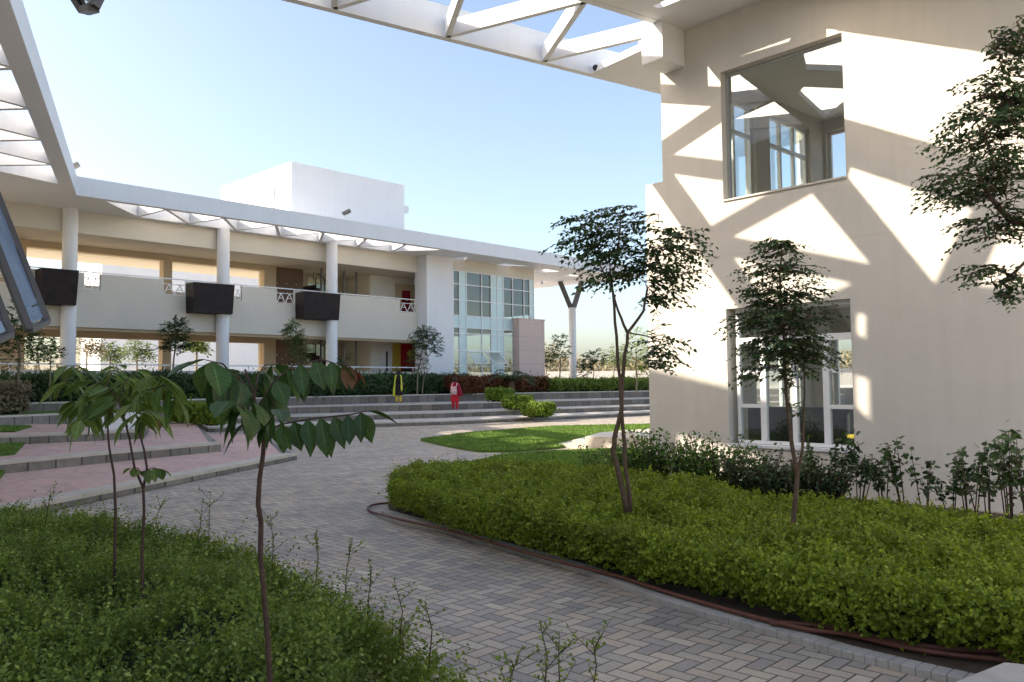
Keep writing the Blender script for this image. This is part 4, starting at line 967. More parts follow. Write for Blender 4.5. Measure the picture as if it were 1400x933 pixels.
make_tree('slender_tree', 'tall slender tree with two crossing stems beside the corner of the cream building', 'tree', tb,
    [([(857, 700), (849, 660), (838, 618), (842, 590), (850, 560), (853, 500), (858, 455), (880, 425), (885, 395)], .030, .010), ([(858, 455), (845, 425), (836, 390), (832, 350)], .014, .006),
     ([(862, 700), (855, 640), (852, 590), (848, 520), (843, 460), (838, 400), (836, 385), (845, 340), (848, 300)], .022, .006), ([(838, 400), (815, 350), (800, 310)], .008, .004), ([(858, 455), (885, 460), (905, 465)], .008, .004)],
    [(800, 320, 44, 50, 58), (840, 340, 40, 52, 58), (870, 360, 25, 30, 16), (915, 350, 48, 44, 74), (920, 385, 28, 28, 22), (905, 470, 30, 34, 34), (868, 300, 28, 20, 14), (826, 285, 32, 14, 14), (940, 322, 26, 16, 12), (820, 380, 30, 14, 12), (895, 410, 18, 20, 10)],
    7.7, leaf=.070, width=.26, L=.34, nl=11, fancy=True)
tb = atz(1085, 735, .05)
make_tree('young_tree', 'young dark leaved tree with a conical crown in front of the lower window', 'tree', tb,
    [([(1085, 735), (1087, 690), (1090, 650), (1080, 590), (1074, 520), (1070, 440), (1066, 380), (1068, 340)], .024, .005), ([(1090, 655), (1098, 600), (1100, 540), (1096, 470)], .014, .005), ([(1088, 650), (1083, 600), (1078, 550)], .010, .006)],
    [(1062, 338, 32, 14, 34), (1062, 368, 54, 16, 66), (1068, 400, 62, 20, 90), (1072, 432, 62, 20, 95), (1078, 466, 56, 24, 90), (1040, 480, 28, 26, 40), (1105, 480, 36, 24, 46), (1020, 440, 26, 18, 14), (1085, 510, 28, 26, 22), (1028, 510, 20, 16, 10), (1095, 550, 12, 20, 5)],
    6.6, leaf=.050, width=.27, L=.24, nl=11, fancy=True, droop=.3)
tb = atz(1560, 830, .05)
make_tree('overhanging_tree', 'tree at the right edge whose leafy branches hang in front of the cream wall', 'tree', (3.9, 5.2, .05),
    [([(1540, 930), (1535, 700), (1530, 500), (1500, 380), (1440, 320), (1380, 300), (1350, 265), (1335, 230)], .05, .008), ([(1500, 380), (1450, 200), (1420, 90), (1390, 30)], .025, .006), ([(1440, 320), (1390, 370), (1360, 395)], .014, .005)],
    [(1395, 50, 40, 36, 42), (1375, 120, 62, 34, 60), (1350, 175, 74, 34, 72), (1345, 230, 72, 36, 76), (1310, 262, 50, 26, 30), (1385, 200, 50, 80, 60), (1395, 290, 34, 40, 36), (1345, 310, 46, 26, 24), (1345, 372, 34, 20, 18), (1385, 385, 34, 26, 24), (1270, 250, 18, 16, 6), (1395, 130, 30, 60, 24)],
    5.2, leaf=.050, width=.24, L=.27, nl=11, fancy=True, droop=.35)
# small trees along the rear lawn
rear_trees = [
 (240, 36, [([(238, 545), (237, 500), (240, 470), (242, 450)], .05, .02)], [(240, 450, 20, 19, 150), (247, 470, 14, 14, 60), (228, 472, 13, 10, 40)], L_DARK, 'small dark round headed tree growing in the hedge left of the second column'),
 (405, 39, [([(410, 545), (409, 500), (405, 470)], .05, .02)], [(402, 458, 15, 22, 110), (412, 480, 14, 22, 80), (392, 450, 8, 8, 24)], L_FAR, 'small pale green loose tree in front of the stairs left of the third column'),
 (575, 44.5, [([(570, 545), (572, 505), (578, 480)], .05, .02), ([(577, 545), (580, 515), (590, 500)], .03, .015)], [(580, 462, 22, 18, 190), (572, 488, 16, 22, 90), (596, 470, 10, 18, 60)], L_DARK, 'small bushy tree in the hedge in front of the white pier'),
 (24, 27.5, [([(25, 566), (25, 520), (27, 480), (20, 450)], .06, .02)], [(10, 440, 48, 30, 150), (35, 470, 32, 28, 90), (-10, 480, 30, 40, 60)], L_DARK, 'broad dark tree on the left lawn at the photo edge'),
 (69, 31, [([(69, 548), (69, 510), (68, 480)], .035, .015)], [(68, 482, 16, 22, 40)], L_DARK, 'thin young tree between the broad dark tree and the first column'),
 (150, 45, [([(157, 545), (157, 505)], .04, .02)], [(157, 505, 10, 12, 20)], L_FAR, 'tiny tree top showing above the hedge between the first two columns'),
 (452, 41, [([(455, 545), (468, 500), (472, 480)], .03, .01)], [(470, 490, 10, 14, 14)], L_DARK, 'thin sapling in the hedge right of the third column'),
 (765, 57, [([(765, 530), (766, 490)], .06, .03)], [(766, 476, 16, 20, 70), (752, 492, 14, 14, 40)], L_FAR, 'light green tree beside the pink stone block left of the forked column'),
 (812, 56, [([(812, 530), (811, 500)], .05, .02)], [(812, 492, 20, 16, 70), (800, 505, 12, 10, 30)], L_DARK, 'dark bushy tree right of the forked column'),
 (868, 48, [([(870, 540), (870, 480)], .06, .03)], [(870, 475, 24, 28, 110), (880, 505, 18, 18, 50), (852, 495, 14, 14, 30)], L_HEDGE, 'bright green tree on the upper lawn behind the slender tree'),
]
for x, D, st, bl, m, lab in rear_trees:
    y0 = 526 + (1.7 - 1.2) * F / D; b = atd(x, y0, D)
    make_tree('small_tree', lab, 'tree', (b[0], b[1], 1.2), st, [(a, b_, c, d, e) for a, b_, c, d, e in bl], D, leaf=.12 if D < 50 else .18, width=.32, L=.42, nl=12, mat=m, bark=BARKL, twig=.012, droop=.25, flat=.8, twigs=False)
# trees beyond the arcade and behind the campus
for i, (x, y, D, r, m, lab) in enumerate(((118, 470, 62, 26, L_DRY, 'brownish feathery tree seen through the arcade right of the first column'), (150, 480, 66, 18, L_FAR, 'pale green tree seen low through the arcade near the hedge'), (186, 478, 60, 22, L_FAR, 'pale green spreading tree seen through the arcade beside the ochre pillar'),
        (50, 470, 58, 30, L_DARK, 'dark tree seen through the arcade at far left'), (268, 470, 50, 12, L_FAR, 'thin tree in front of the sunlit white building behind the arcade'), (900, 478, 75, 26, L_FAR, 'hazy green tree behind the corner of the cream building'), (838, 486, 80, 20, L_FAR, 'hazy tree in the gap right of the forked column'), (745, 482, 85, 24, L_DRY, 'dry tree behind the pink stone block'))):
    b = atd(x, 530, D)
    make_tree('background_tree', lab, 'tree', (b[0], b[1], .5), [([(x, 545), (x + 1, y + 10)], .12, .06)], [(x, y, r, r * .75, 90), (x + r * .5, y + r * .3, r * .6, r * .5, 40)], D, leaf=.28, width=.32, L=.9, nl=7, mat=m, bark=BARKL, twigs=False, flat=.8, group='trees beyond the school building')
n = 26000; X = rng.uniform(-190, 170, n); Dp = 150 + 20 * rng.random(n); hh = 5.6 + 2.2 * np.array([noise.noise(Vector((x * .05, 3, 0))) for x in X]) + 1.6 * np.array([noise.noise(Vector((x * .22, 9, 0))) for x in X])
Z = hh * rng.random(n) ** .6 + .3
stuff(tag(simple_leaves('far_trees', np.stack([X, Dp, Z], 1), rnd_dirs(n, .3), rnd_dirs(n, .6), rng.uniform(.6, 1.3, n), .30, L_DRY), 'hazy band of dry far off trees along the horizon', 'trees'), 'hazy band of dry far off trees along the horizon')

# ---- rear hedge and planting
def rbpoly(s0, s1, ta, tb_, n=8):
    return [RB.pt(s0 + (s1 - s0) * i / n, ta, 0)[:2] for i in range(n + 1)] + [RB.pt(s0 + (s1 - s0) * i / n, tb_, 0)[:2] for i in range(n, -1, -1)]
sH = RB.s(640, -2.6)
make_hedge('dark_hedge', 'long dark leafy hedge in front of the white and beige school building', 'hedge', rbpoly(-6.5, sH, -2.6, -1.5, 10), 1.2, .92, 3800, 7, .24, .13, L_DARK, L=.3, bumps=((.5, .10), (1.6, .10)), shoulder=.2, core=(.05, .25))
sA, sB = RB.s(632, -4.2), RB.s(748, -4.2)
make_hedge('croton_hedge', 'reddish brown croton hedge below the glazed facade and pink stone block', 'hedge', rbpoly(sA, sB, -4.2, -2.7, 6), 1.2, .85, 1500, 7, .15, .2, L_RED, L=.25, bumps=((.7, .15), (1.6, .08)), core=(.05, .2))
sC2 = RB.s(905, -4.6)
make_hedge('flowering_hedge', 'mixed green hedge with yellow flecks right of the croton hedge', 'hedge', rbpoly(sB + .1, sC2, -4.8, -3.0, 8), 1.2, .75, 2600, 7, .15, .2, L_HEDGE if 0 else L_SHRUB, L=.25, bumps=((.5, .2), (1.4, .1)), core=(.05, .2))
b = atd(700, 533, 47); cyc = thing('cycad', 'dark palm like cycad with arching fronds in front of the pink stone block', 'palm', (b[0], b[1], 1.2))
g = MB(); g.tube([(b[0], b[1], 1.2), (b[0], b[1], 1.9)], [.16, .13], 10); g.build('trunk', BARK, cyc); P = []; A = []; Ls = []; g = MB()
for i in range(15):
    a = i * 2.4; L_ = random.uniform(1.3, 1.75); d = np.array([math.cos(a), math.sin(a), 0]); el_ = random.uniform(.5, 1.1); pts = []
    for k in range(9):
        u = k / 8; p = np.array([b[0], b[1], 1.9]) + d * L_ * u * math.cos(el_) * 1.25 + np.array([0, 0, L_ * (math.sin(el_) * u * 1.3 - .85 * u * u)]); pts.append(p)
    g.tube([tuple(p) for p in pts], [.018] * 8 + [.006], 4)
    for k in range(1, 9):
        for uu in (0, .33, .66):
            p = pts[k - 1] + (pts[k] - pts[k - 1]) * uu; t_ = nrm(pts[k] - pts[k - 1]); sd = nrm(np.cross(t_, [0, 0, 1]))
            for sg_ in (-1, 1): P.append(p); A.append(t_ * .6 + sd * sg_ - np.array([0, 0, .25])); Ls.append(.36 * (1.1 - .5 * abs(k / 8 - .4)))
g.build('frond_stems', L_DARK, cyc); simple_leaves('foliage', P, A, np.tile([0, 0, 1.], (len(P), 1)), np.array(Ls), .022, L_DARK, cyc)
def lime_bush(x, D, z0, r, h, lab, grp, mat=L_LIME, n=420):
    b = atd(x, 530, D); c = (b[0], D); poly = [(c[0] + r * math.cos(t) * random.uniform(.9, 1.1), c[1] + r * .8 * math.sin(t) * random.uniform(.9, 1.1)) for t in np.linspace(0, 2 * math.pi, 11)[:-1]]
    make_hedge('step_bush', lab, 'bush', poly, z0, h, n, 8, .09, .3, mat, L=.16, bumps=((2., .05), (4, .04)), core=(.12, .15), group=grp, shoulder=.3)
for x, D, z0, lab in ((684, 43.8, .80, 'highest and farthest of the three bright bushes on the steps'), (709, 40.9, .45, 'middle one of the three bright bushes on the steps'), (735, 37.6, .19, 'lowest and nearest of the three bright bushes on the steps')):
    lime_bush(x, D, z0, .66, .62, lab, 'bright green bushes stepping down the terrace steps')
for x, D, z0, r, lab in ((272, 29.5, .40, .42, 'small bright bush at the end of the pink terraces on the left'), (291, 28.6, .38, .45, 'bright bush at the end of the pink terraces nearest the path'), (250, 30.8, .40, .45, 'half hidden bright bush behind the young leafy sapling')):
    lime_bush(x, D, z0, r, .68, lab, 'bushes at the end of the pink terraces', n=260)
lime_bush(2, 27.2, .9, .8, 1.0, 'yellowish brown bush on the left lawn at the photo edge', 'bushes at the end of the pink terraces', L_DRY, 400)

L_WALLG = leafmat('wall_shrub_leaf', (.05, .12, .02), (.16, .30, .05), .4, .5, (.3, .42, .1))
# ---- plants along the foot of the right wall
def wall_plant(x, D, ztop, nst, w_, mat, lab, cat='shrub', leaf=.09, nl=11, grp='plants along the foot of the cream wall', bare=.5, width=.3, puff=.035):
    b = atd(x, 600, D); root = thing('wall_plant', lab, cat, (b[0], D, .05), grp); g = MB(); P = []; A = []
    for i in range(nst):
        dx, dy = random.uniform(-w_, w_), random.uniform(-w_, w_) * .6; h = ztop * random.uniform(.7, 1.05); bx, by = b[0] + dx * .35, D + dy * .35
        pts = [(bx, by, .05), (bx + dx * .3, by + dy * .3, h * .45), (bx + dx * .8, by + dy * .8, h)]; g.tube(pts, [.009, .007, .003], 5)
        for k in range(nl):
            u = bare + (1 - bare) * (k + random.random()) / nl; p = np.array(pts[1]) + (np.array(pts[2]) - np.array(pts[1])) * ((u - .45) / .55) if u > .45 else np.array(pts[0]) + (np.array(pts[1]) - np.array(pts[0])) * (u / .45)
            for _ in range(3): P.append(p + rng.normal(size=3) * puff); a = rnd_dirs(1)[0]; a[2] = a[2] * .5 + .15; A.append(a)
    g.build('stem', BARKD, root); n_ = len(P)
    leaves('foliage', np.array(P), np.array(A), rnd_dirs(n_, 1.5), rng.uniform(.6, 1.2, n_) * leaf, leaf * width * rng.uniform(.8, 1.1, n_), mat, root)
wp = [(1138, 11.2, .95, 9, .38, 'leggy dark shrub under the right end of the lower window'), (1170, 11.0, .85, 6, .28, 'dark leafy plant just right of the lower window sill'), (1207, 10.7, .80, 4, .20, 'small leggy plant a little right of the window under bare wall'),
      (1238, 10.3, .98, 4, .22, 'upright plant with two leaf tufts against the bare wall'), (1262, 10.1, .78, 3, .18, 'thin leaning plant against the bare shaded wall'), (1298, 9.9, .66, 3, .16, 'shortest dark tufted plant in the sparse row by the wall'),
      (1322, 9.3, 1.02, 5, .24, 'tall leggy plant with long bare stems against the wall'), (1348, 9.0, .98, 4, .22, 'bare stemmed dark plant near the right edge by the wall'), (1378, 8.6, 1.15, 6, .28, 'tall dark plant second from the right edge by the wall'), (1405, 8.2, 1.2, 6, .26, 'tall dark plant at the right edge of the photo by the wall')]
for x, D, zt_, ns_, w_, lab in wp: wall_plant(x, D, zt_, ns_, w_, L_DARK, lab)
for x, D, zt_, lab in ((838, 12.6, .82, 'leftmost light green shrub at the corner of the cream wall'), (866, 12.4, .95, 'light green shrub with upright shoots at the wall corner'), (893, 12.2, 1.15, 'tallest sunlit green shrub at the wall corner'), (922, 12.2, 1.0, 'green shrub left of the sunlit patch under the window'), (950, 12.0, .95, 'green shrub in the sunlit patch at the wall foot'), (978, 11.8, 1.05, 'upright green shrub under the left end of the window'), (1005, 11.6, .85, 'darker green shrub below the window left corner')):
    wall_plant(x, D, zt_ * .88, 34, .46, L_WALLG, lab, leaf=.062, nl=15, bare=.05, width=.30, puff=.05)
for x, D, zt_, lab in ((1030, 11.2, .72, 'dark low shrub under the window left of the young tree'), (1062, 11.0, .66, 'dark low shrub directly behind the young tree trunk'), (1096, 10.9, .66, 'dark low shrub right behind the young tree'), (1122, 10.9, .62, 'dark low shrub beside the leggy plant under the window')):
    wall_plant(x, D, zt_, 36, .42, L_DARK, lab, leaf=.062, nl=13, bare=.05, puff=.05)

# ---- broad-leaved saplings in the left foreground
def big_leaves(name, items, mat, root):
    V = []; Fc = []
    for p, a, up_, ln, wd, curl in items:
        p = np.array(p); a = nrm(np.array(a, float)); up_ = np.array(up_, float); r = nrm(np.cross(a, up_)); u_ = np.cross(r, a); n0 = len(V); m = 9
        prof = [.04, .42, .78, .97, 1.0, .90, .66, .32, .02]
        bend = random.uniform(.6, 1.4)
        for i in range(m):
            t = i / (m - 1); c = p + a * ln * t - u_ * curl * ln * t * t * bend; w_ = wd * prof[i]; rip = .02 * wd * math.sin(i * 2.4)
            V += [c - r * w_ + u_ * (w_ * .30 + rip), c - r * w_ * .5 + u_ * w_ * .10, c, c + r * w_ * .5 + u_ * w_ * .10, c + r * w_ + u_ * (w_ * .30 - rip)]
        for i in range(m - 1):
            for k in range(4): q_ = n0 + i * 5 + k; Fc.append((q_, q_ + 1, q_ + 6, q_ + 5))
    ob = fastmesh(name, np.array(V), np.array(Fc), 4, mat, root, True); at = ob.data.attributes.new('leafuv', 'FLOAT_VECTOR', 'POINT'); nl_ = len(items)
    uvs = np.array([[(k - 2) / 2, i / 8, 0] for i in range(9) for k in range(5)], np.float32); at.data.foreach_set('vector', np.tile(uvs, (nl_, 1)).ravel()); return ob
def frond(px, D, n, ln, wd, root, g, items, hang=1.0, dz=0., both=True, start=.12, r=.0028):
    P = [np.array(atd(x, y, D + (d if d else 0))) for x, y, d in [(p + (0,))[:3] for p in px]]
    g.tube([tuple(p) for p in P], [r] * (len(P) - 1) + [r * .4], 5)
    seg = [np.linalg.norm(P[i + 1] - P[i]) for i in range(len(P) - 1)]; T = sum(seg)
    for k in range(n):
        u = (start + (1 - start) * (k + .5) / n) * T; i = 0
        while i < len(seg) - 1 and u > seg[i]: u -= seg[i]; i += 1
        c = P[i] + (P[i + 1] - P[i]) * min(1, u / seg[i]); t = nrm(P[i + 1] - P[i])
        sd = nrm(np.cross(t, [0, 0, 1.]))
        for sg_ in ((-1, 1) if both else (1,)):
            a = t * random.uniform(.12, .4) + sd * sg_ * random.uniform(.35, .65) + np.array([0, 0, -hang * random.uniform(.8, 1.1)])
            upv_ = sd * sg_ * .9 + np.array([0, 0, .35]) + rng.normal(size=3) * .12
            a = a + rng.normal(size=3) * .12; items.append((c, a, upv_ + rng.normal(size=3) * .15, ln * random.uniform(.72, 1.15), wd * random.uniform(.8, 1.15), random.uniform(.02, .32)))
    a = nrm(P[-1] - P[-2]); items.append((P[-1], a + np.array([0, 0, -.5]), (0, .2, 1), ln * .9, wd, .15))
D1 = 2.55
s1 = thing('broad_leaf_sapling', 'sapling with one wavy stem and big hanging dark leaves in the near left foreground', 'sapling', (atd(371, 933, D1)[0], D1, 0))
g = MB(); st = [(378, 1100), (372, 990), (369, 930), (366, 870), (360, 800), (356, 760), (357, 715), (353, 690), (355, 655), (360, 620), (361, 590), (352, 560), (342, 525), (335, 505)]
Q = [atd(x, y, D1) for x, y in st]; g.tube(Q, [.010, .0095, .009, .0088, .0085, .0082, .008, .0078, .0074, .007, .0065, .005, .004, .003], 9); g.build('trunk', BARKD, s1)
items = []; g = MB(); 
frond([(359, 592), (385, 580), (430, 572), (480, 567), (502, 562)], D1, 7, .118, .027, s1, g, items, 1.15)
frond([(350, 560, 0), (372, 525, .05), (400, 500, .1), (440, 492, .12), (462, 498, .12)], D1, 6, .115, .027, s1, g, items, 1.1)
frond([(352, 565, 0), (335, 530, -.1), (305, 498, -.15), (280, 492, -.2)], D1, 5, .145, .036, s1, g, items, 1.2)
frond([(345, 540, 0), (330, 520, .2), (318, 505, .35)], D1, 3, .14, .034, s1, g, items, 1.2)
frond([(355, 580, 0), (338, 560, -.12), (315, 548, -.25)], D1, 3, .13, .034, s1, g, items, 1.0)
frond([(348, 545, 0), (352, 515, .1), (362, 500, .2), (380, 498, .3)], D1, 3, .12, .028, s1, g, items, 1.2)
frond([(359, 590, 0), (372, 572, -.15), (380, 560, -.25)], D1, 2, .10, .026, s1, g, items, 1.2)
big_leaves('foliage', items, L_BIG, s1); g.build('leaf_stalks', BARKD, s1)
items = []; g = MB(); frond([(462, 498, .12), (475, 500, .12), (487, 508, .12)], D1, 2, .07, .017, s1, g, items, 1.2); g.build('leaf_stalks', BARKD, s1); big_leaves('reddish_leaves', items, L_RED, s1)
for k, (xs, D2, fr, lab) in enumerate((
  ([(157, 760), (157, 740), (158, 700), (156, 650), (149, 610), (147, 580), (146, 552), (140, 530)], 4.9, [[(146, 552), (120, 528), (95, 520), (80, 524)], [(146, 552), (130, 520), (108, 500), (90, 500)], [(147, 560), (125, 550), (105, 548)], [(142, 540), (150, 515), (160, 500)], [(146, 552), (168, 535), (190, 530)]], 'sapling with a thin red stem and light drooping leaves, the left one of the pair'),
  ([(196, 850), (195, 820), (194, 760), (197, 700), (196, 668), (184, 640), (177, 600), (168, 565), (160, 545)], 4.15, [[(168, 565), (195, 535), (225, 528), (245, 548)], [(165, 555), (190, 520), (215, 512), (232, 520)], [(165, 555), (150, 530), (130, 522)], [(162, 550), (172, 520), (190, 505)], [(170, 570), (150, 560), (125, 565), (110, 575)], [(172, 575), (195, 560), (212, 565)]], 'sapling with a forked stem and long light leaves, the right one of the pair'))):
    b = atz(xs[0][0], xs[0][1], .0); s2 = thing('leafy_sapling', lab, 'sapling', (atd(xs[0][0], 700, D2)[0], D2, 0), 'pair of young saplings in the left bed')
    g = MB(); p0 = atd(xs[0][0], xs[0][1], D2); Q = [(p0[0], p0[1], 0)] + [atd(x, y, D2) for x, y in xs]; g.tube(Q, [.011 - .0075 * i / (len(Q) - 1) for i in range(len(Q))], 8)
    if k: g.tube([atd(x, y, D2) for x, y in ((196, 668), (201, 640), (197, 615), (190, 590), (186, 560))], [.007, .006, .005, .004, .003], 7)
    g.build('trunk', BARKD, s2); items = []; g = MB()
    for f_ in fr: frond([(x, y, (i * random.uniform(-.12, .12))) for i, (x, y) in enumerate(f_)], D2, 7, .18 if D2 > 4.5 else .165, .028, s2, g, items, .55)
    if k: frond([(196, 645), (208, 640), (222, 642)], D2, 3, .07, .022, s2, g, items, .7); frond([(195, 650), (188, 640), (180, 640)], D2, 2, .06, .018, s2, g, items, .8)
    big_leaves('foliage', items, L_SAP, s2); g.build('leaf_stalks', BARKD, s2)

# ---- hoses along the kerb
def catm(P, m=6):
    P = [np.array(p) for p in P]; out = []
    for i in range(len(P) - 1):
        a, b, c, d = P[max(i - 1, 0)], P[i], P[i + 1], P[min(i + 2, len(P) - 1)]
        for k in range(m):
            t = k / m; out.append(tuple(.5 * ((2 * b) + (-a + c) * t + (2 * a - 5 * b + 4 * c - d) * t * t + (-a + 3 * b - 3 * c + d) * t ** 3)))
    return out + [tuple(P[-1])]
def hose(px, r, lab):
    P = catm([atz(x, y, z) for x, y, z in px]); g = MB(); g.tube(P, r, 8); tag(g.build('garden_hose', HOSE), lab, 'hose')
hose([(548, 689, .03), (530, 688, .03), (512, 690, .03), (503, 694, .03), (509, 700, .03), (545, 710, .08), (600, 722, .08), (650, 735, .08), (700, 750, .08), (760, 767, .08), (840, 787, .08), (900, 806, .08), (960, 824, .08), (1040, 846, .08), (1100, 860, .08), (1160, 868, .08), (1230, 884, .08), (1300, 895, .08), (1400, 905, .08), (1480, 912, .08)], .016, 'long reddish brown hose with a loop at its end lying along the kerb')
hose([(1054, 852, .08), (1090, 853, .08), (1130, 857, .08), (1170, 868, .08), (1210, 876, .08), (1280, 886, .08), (1350, 891, .08), (1480, 898, .08)], .018, 'thicker short brown hose starting beside the kerb in the right foreground')
pb_ = atz(545, 693, .03); g = MB(); g.hexa([(pb_[0] + a, pb_[1] + b, z) for z in (.012, .03) for a, b in ((-.12, -.10), (.16, -.16), (.20, .02), (-.05, .06))]); tag(g.build('plastic_plate', WHITEF), 'small white plastic plate under the hedge tip beside the hose loop', 'plate')

# ---- open windows hanging at the left edge (top hung sashes of the left building)
def sash(c, lab_=None):
    g = MB(); n_ = len(c)
    for i in range(n_): g.bar(c[i], c[(i + 1) % n_], .075, .05)
    s_o = g.build('open_window', METALD, left); ctr = sum((Vector(p) for p in c), Vector()) / n_
    g = MB(); a = [Vector(p).lerp(ctr, .06) for p in c]; nr = (a[1] - a[0]).cross(a[3] - a[0]).normalized() * .006; g.hexa([tuple(p + nr * s__) for s__ in (-1, 1) for p in a]); g.build('pane', GLASST, s_o)
    g = MB(); b_ = [Vector(p).lerp(ctr, .22) for p in c]
    g.bar(b_[1].lerp(b_[0], .05), b_[1].lerp(b_[0], .45), .02); g.bar(b_[1], b_[2].lerp(b_[1], .6), .02); g.build('stay_arm', DARKM, s_o)
sash([atd(-20, 226, 9.6), atd(64, 440, 8.9), atd(40, 452, 8.4), atd(-46, 232, 9.1)])
sash([atd(-60, 265, 8.4), atd(14, 458, 7.8), atd(-10, 468, 7.3), atd(-86, 275, 7.9)])
sash([atd(86, -30, 6.2), atd(115, 15, 6.0), atd(128, 11, 5.5), atd(150, -34, 5.6)])

# ---- building behind the arcade, boundary wall
wb_ = thing('white_building', 'bright sunlit white building seen behind the arcade', 'building', atd(300, 530, 75))
FW = Frame(atd(398, 500, 78)[:2], (-.80, -.60), (.60, -.80)); FW.t = np.array([-.60, .80])
g = MB(); g.fbox(FW, 0, 16.5, 0, 9, 0, 13.0); g.build('wall', WHITE, wb_)
for i in range(4):
    g = MB(); g.fbox(FW, 2 + i * 3.4, 3.6 + i * 3.4, -.05, -.002, 8.2, 10.2); f_ = g.build('window', WHITEF, wb_); g = MB(); g.fbox(FW, 2.15 + i * 3.4, 3.45 + i * 3.4, -.07, -.051, 8.35, 10.05); g.build('pane', METALD, f_)
g = MB(); g.fbox(FW, -.2, 16.7, -.2, 9.2, 13.0, 13.4); g.build('roof_edge', WHITE, wb_)
bw = MB(); bw.box(-90, 80, 110, 110.4, 0, 3.4); tag(bw.build('boundary_wall', WALL), 'long pale boundary wall in front of the far off trees', 'wall')

# ================================================================== PEOPLE
def person(label, px_, D, z0, top, legs, scarf, bagm=None, turn=0., hair_long=True, height=1.62, arms='down', step_=.0):
    b = atd(px_, 530, D); o = Vector((b[0], D, z0)); k = height / 1.66; R_ = Matrix.Rotation(turn, 3, 'Z')
    W = lambda x, y, z: tuple(o + R_ @ Vector((x * k, y * k, z * k)))
    J_ = {'pel': (0, 0, .92, .125), 'wai': (0, 0, 1.05, .10), 'che': (0, 0, 1.24, .125), 'nec0': (0, .0, 1.38, .07), 'nec': (0, .01, 1.44, .045), 'hd0': (0, .02, 1.50, .065), 'hd1': (0, .02, 1.565, .088), 'hd2': (0, .01, 1.63, .05),
          'ls': (-.155, 0, 1.34, .052), 'rs': (.155, 0, 1.34, .052), 'lh': (-.085, 0, .86, .085), 'rh': (.085, 0, .86, .085)}
    sp_ = step_
    J_.update({'lk': (-.09, .03 + sp_ * .5, .48, .055), 'la': (-.09, -.01 + sp_, .09, .036), 'lt': (-.09, .14 + sp_, .03, .028), 'rk': (.09, .03 - sp_ * .3, .48, .055), 'ra': (.09, -.02 - sp_, .09, .036), 'rt': (.09, .13 - sp_, .03, .028)})
    if arms == 'down': J_.update({'le': (-.20, -.02, 1.07, .038), 'lw': (-.19, .06, .85, .026), 'lf': (-.185, .09, .77, .03), 're': (.20, -.02, 1.07, .038), 'rw': (.19, .06, .85, .026), 'rf': (.185, .09, .77, .03)})
    else: J_.update({'le': (-.20, .02, 1.08, .038), 'lw': (-.12, .20, 1.02, .026), 'lf': (-.08, .26, 1.04, .03), 're': (.20, -.02, 1.07, .038), 'rw': (.22, .06, .85, .026), 'rf': (.21, .09, .77, .03)})
    E_ = [('pel', 'wai'), ('wai', 'che'), ('che', 'nec0'), ('nec0', 'nec'), ('nec', 'hd0'), ('hd0', 'hd1'), ('hd1', 'hd2'), ('nec0', 'ls'), ('nec0', 'rs'), ('ls', 'le'), ('le', 'lw'), ('lw', 'lf'), ('rs', 're'), ('re', 'rw'), ('rw', 'rf'), ('pel', 'lh'), ('pel', 'rh'), ('lh', 'lk'), ('lk', 'la'), ('la', 'lt'), ('rh', 'rk'), ('rk', 'ra'), ('ra', 'rt')]
    names = list(J_); me = bpy.data.meshes.new('person'); me.from_pydata([tuple(Vector(W(*J_[n_][:3])) - o) for n_ in names], [(names.index(a), names.index(b_)) for a, b_ in E_], []); me.update()
    tmp = bpy.data.objects.new('tmp', me); COL.objects.link(tmp); sk = tmp.modifiers.new('s', 'SKIN'); tmp.modifiers.new('ss', 'SUBSURF').levels = 2
    for i, n_ in enumerate(names): r_ = J_[n_][3] * k; me.skin_vertices[0].data[i].radius = (r_, r_ * (.8 if n_ in ('che', 'wai', 'pel') else 1)); me.skin_vertices[0].data[i].use_root = (n_ == 'pel')
    dg = bpy.context.evaluated_depsgraph_get(); m2 = bpy.data.meshes.new_from_object(tmp.evaluated_get(dg)); bpy.data.objects.remove(tmp)
    m2.materials.clear(); m2.materials.append(SKIN); body = bpy.data.objects.new('person', m2); COL.objects.link(body); body.location = o; body['_o'] = tuple(o)
    m2.polygons.foreach_set('use_smooth', [True] * len(m2.polygons)); tag(body, label, 'person')
    def ring(cx, cy, z, rx, ry, n_=20, wob=0.): return [W(cx + rx * math.cos(t) * (1 + wob * math.sin(5 * t)), cy + ry * math.sin(t) * (1 + wob * math.cos(4 * t)), z) for t in [2 * math.pi * i / n_ for i in range(n_)]]
    g = MB(); g.rings([ring(0, 0, 1.43, .07, .06), ring(0, 0, 1.39, .15, .10), ring(0, 0, 1.34, .18, .11), ring(0, 0, 1.24, .165, .125), ring(0, 0, 1.08, .155, .12), ring(0, 0, .95, .19, .145), ring(0, 0, .75, .195, .155, wob=.04), ring(0, 0, .46, .215, .17, wob=.08), ring(0, 0, .42, .20, .16, wob=.08)])
    for s__, e_, w_ in ((-1, 'le', 'lw'), (1, 're', 'rw')):
        sh_ = J_['ls' if s__ < 0 else 'rs'][:3]; el_ = J_[e_][:3]; g.tube([W(*(sh_[0] * .9, sh_[1], sh_[2] + .01)), W(*[(a + b_) / 2 for a, b_ in zip(sh_, el_)]), W(*el_)], [.068 * k, .06 * k, .056 * k], 10)
    g.build('tunic', top, body)
    g = MB()
    for s__, kn, an in ((-1, 'lk', 'la'), (1, 'rk', 'ra')):
        kk, aa = J_[kn], J_[an]; g.tube([W(s__ * .085, 0, .80), W(kk[0], kk[1], kk[2]), W(aa[0], aa[1], .22), W(aa[0], aa[1], .10)], [.10 * k, .088 * k, .066 * k, .055 * k], 12)
    g.build('trousers', legs, body)
    g = MB()   # cap of hair, and a long plait or loose length down the back
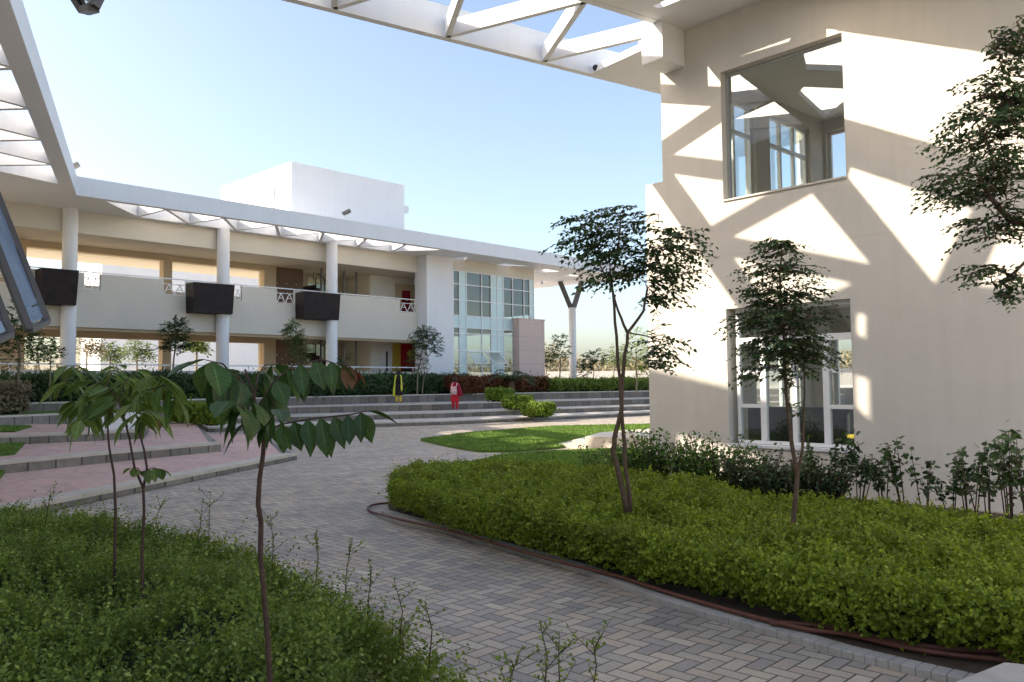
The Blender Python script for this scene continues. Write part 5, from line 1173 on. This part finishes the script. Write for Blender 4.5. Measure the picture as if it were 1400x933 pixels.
    g.rings([ring(0, .0, 1.665, .03, .03, 14), ring(0, -.002, 1.65, .075, .08, 14), ring(0, -.012, 1.60, .10, .10, 14), ring(0, -.025, 1.54, .10, .095, 14), ring(0, -.045, 1.48, .085, .06, 14), ring(0, -.055, 1.44, .06, .04, 14)])
    if hair_long: g.tube([W(0, -.06, 1.52), W(0, -.10, 1.38), W(.0, -.135, 1.2), W(0, -.13, 1.05)], [.06 * k, .055 * k, .045 * k, .02 * k], 10)
    g.build('hair', HAIR, body)
    g = MB()
    if scarf[1] == 'sides':   # scarf over both shoulders falling as two panels
        for s__, zb_ in ((-1, .38), (1, .62)):
            pr = [(s__ * .07, -.05, 1.44), (s__ * .12, -.10, 1.39), (s__ * .15, -.15, 1.25), (s__ * .165 - .01, -.17, 1.0), (s__ * .18 - .02, -.20, .75), (s__ * .19 - .03, -.20, zb_)]
            wd = [.03, .04, .035, .035, .05, .075 if s__ < 0 else .03]
            g.rings([[W(p[0] + w_ * math.cos(t), p[1] + (.05 + .02 * math.sin(3 * t)) * math.sin(t), p[2]) for t in [2 * math.pi * i / 12 for i in range(12)]] for p, w_ in zip(pr, wd)])
    else:
        pr = [(-.10, .05, 1.41, .07), (0, -.07, 1.42, .13), (.10, -.10, 1.36, .12), (.20, -.11, 1.15, .09), (.26, -.12, .92, .11), (.29, -.10, .72, .10)]
        g.rings([[W(p[0] + p[3] * math.cos(t), p[1] + .05 * math.sin(t), p[2]) for t in [2 * math.pi * i / 12 for i in range(12)]] for p in pr[2:]])
        g.rings([ring(0, -.01, z_, rx, ry, 16) for z_, rx, ry in ((1.46, .075, .075), (1.42, .12, .11), (1.37, .17, .13), (1.28, .18, .145))])
    g.build('scarf', scarf[0], body)
    if bagm:
        c = W(-.10, -.23, 1.0); bt = thing('shoulder_bag', 'pink and white printed cloth bag hanging on the back of the person in red', 'bag', c)
        g = MB(); g.rings([[W(-.07 + rx * sx, -.21 + ry * sy, z_) for sx, sy in ((-1, -1), (1, -1), (1.05, 0), (1, 1), (-1, 1), (-1.05, 0))] for z_, rx, ry in ((.80, .12, .03), (.82, .15, .055), (1.0, .155, .06), (1.18, .14, .035), (1.2, .13, .02))]); g.build('bag_body', bagm, bt)
        g = MB(); g.bar(W(-.18, -.19, 1.19), W(-.10, -.15, 1.40), .03, .012); g.bar(W(.05, -.19, 1.19), W(.12, -.15, 1.38), .03, .012); g.build('strap', WHITEF, bt)
    return body
person('person seen from behind in black tunic, yellow scarf and mustard trousers on the steps', 545, 40.6, .804, BLACKC, YELLP, (YELL, 'sides'), None, .05, True, 1.66)
person('person in red tunic and trousers with printed bag walking on the steps', 622, 40.2, .454, REDC, REDC, (REDD, 'one'), BAG, .1, False, 1.62, 'bent', .10)

for o in list(bpy.data.objects):
    if '_o' in o: del o['_o']
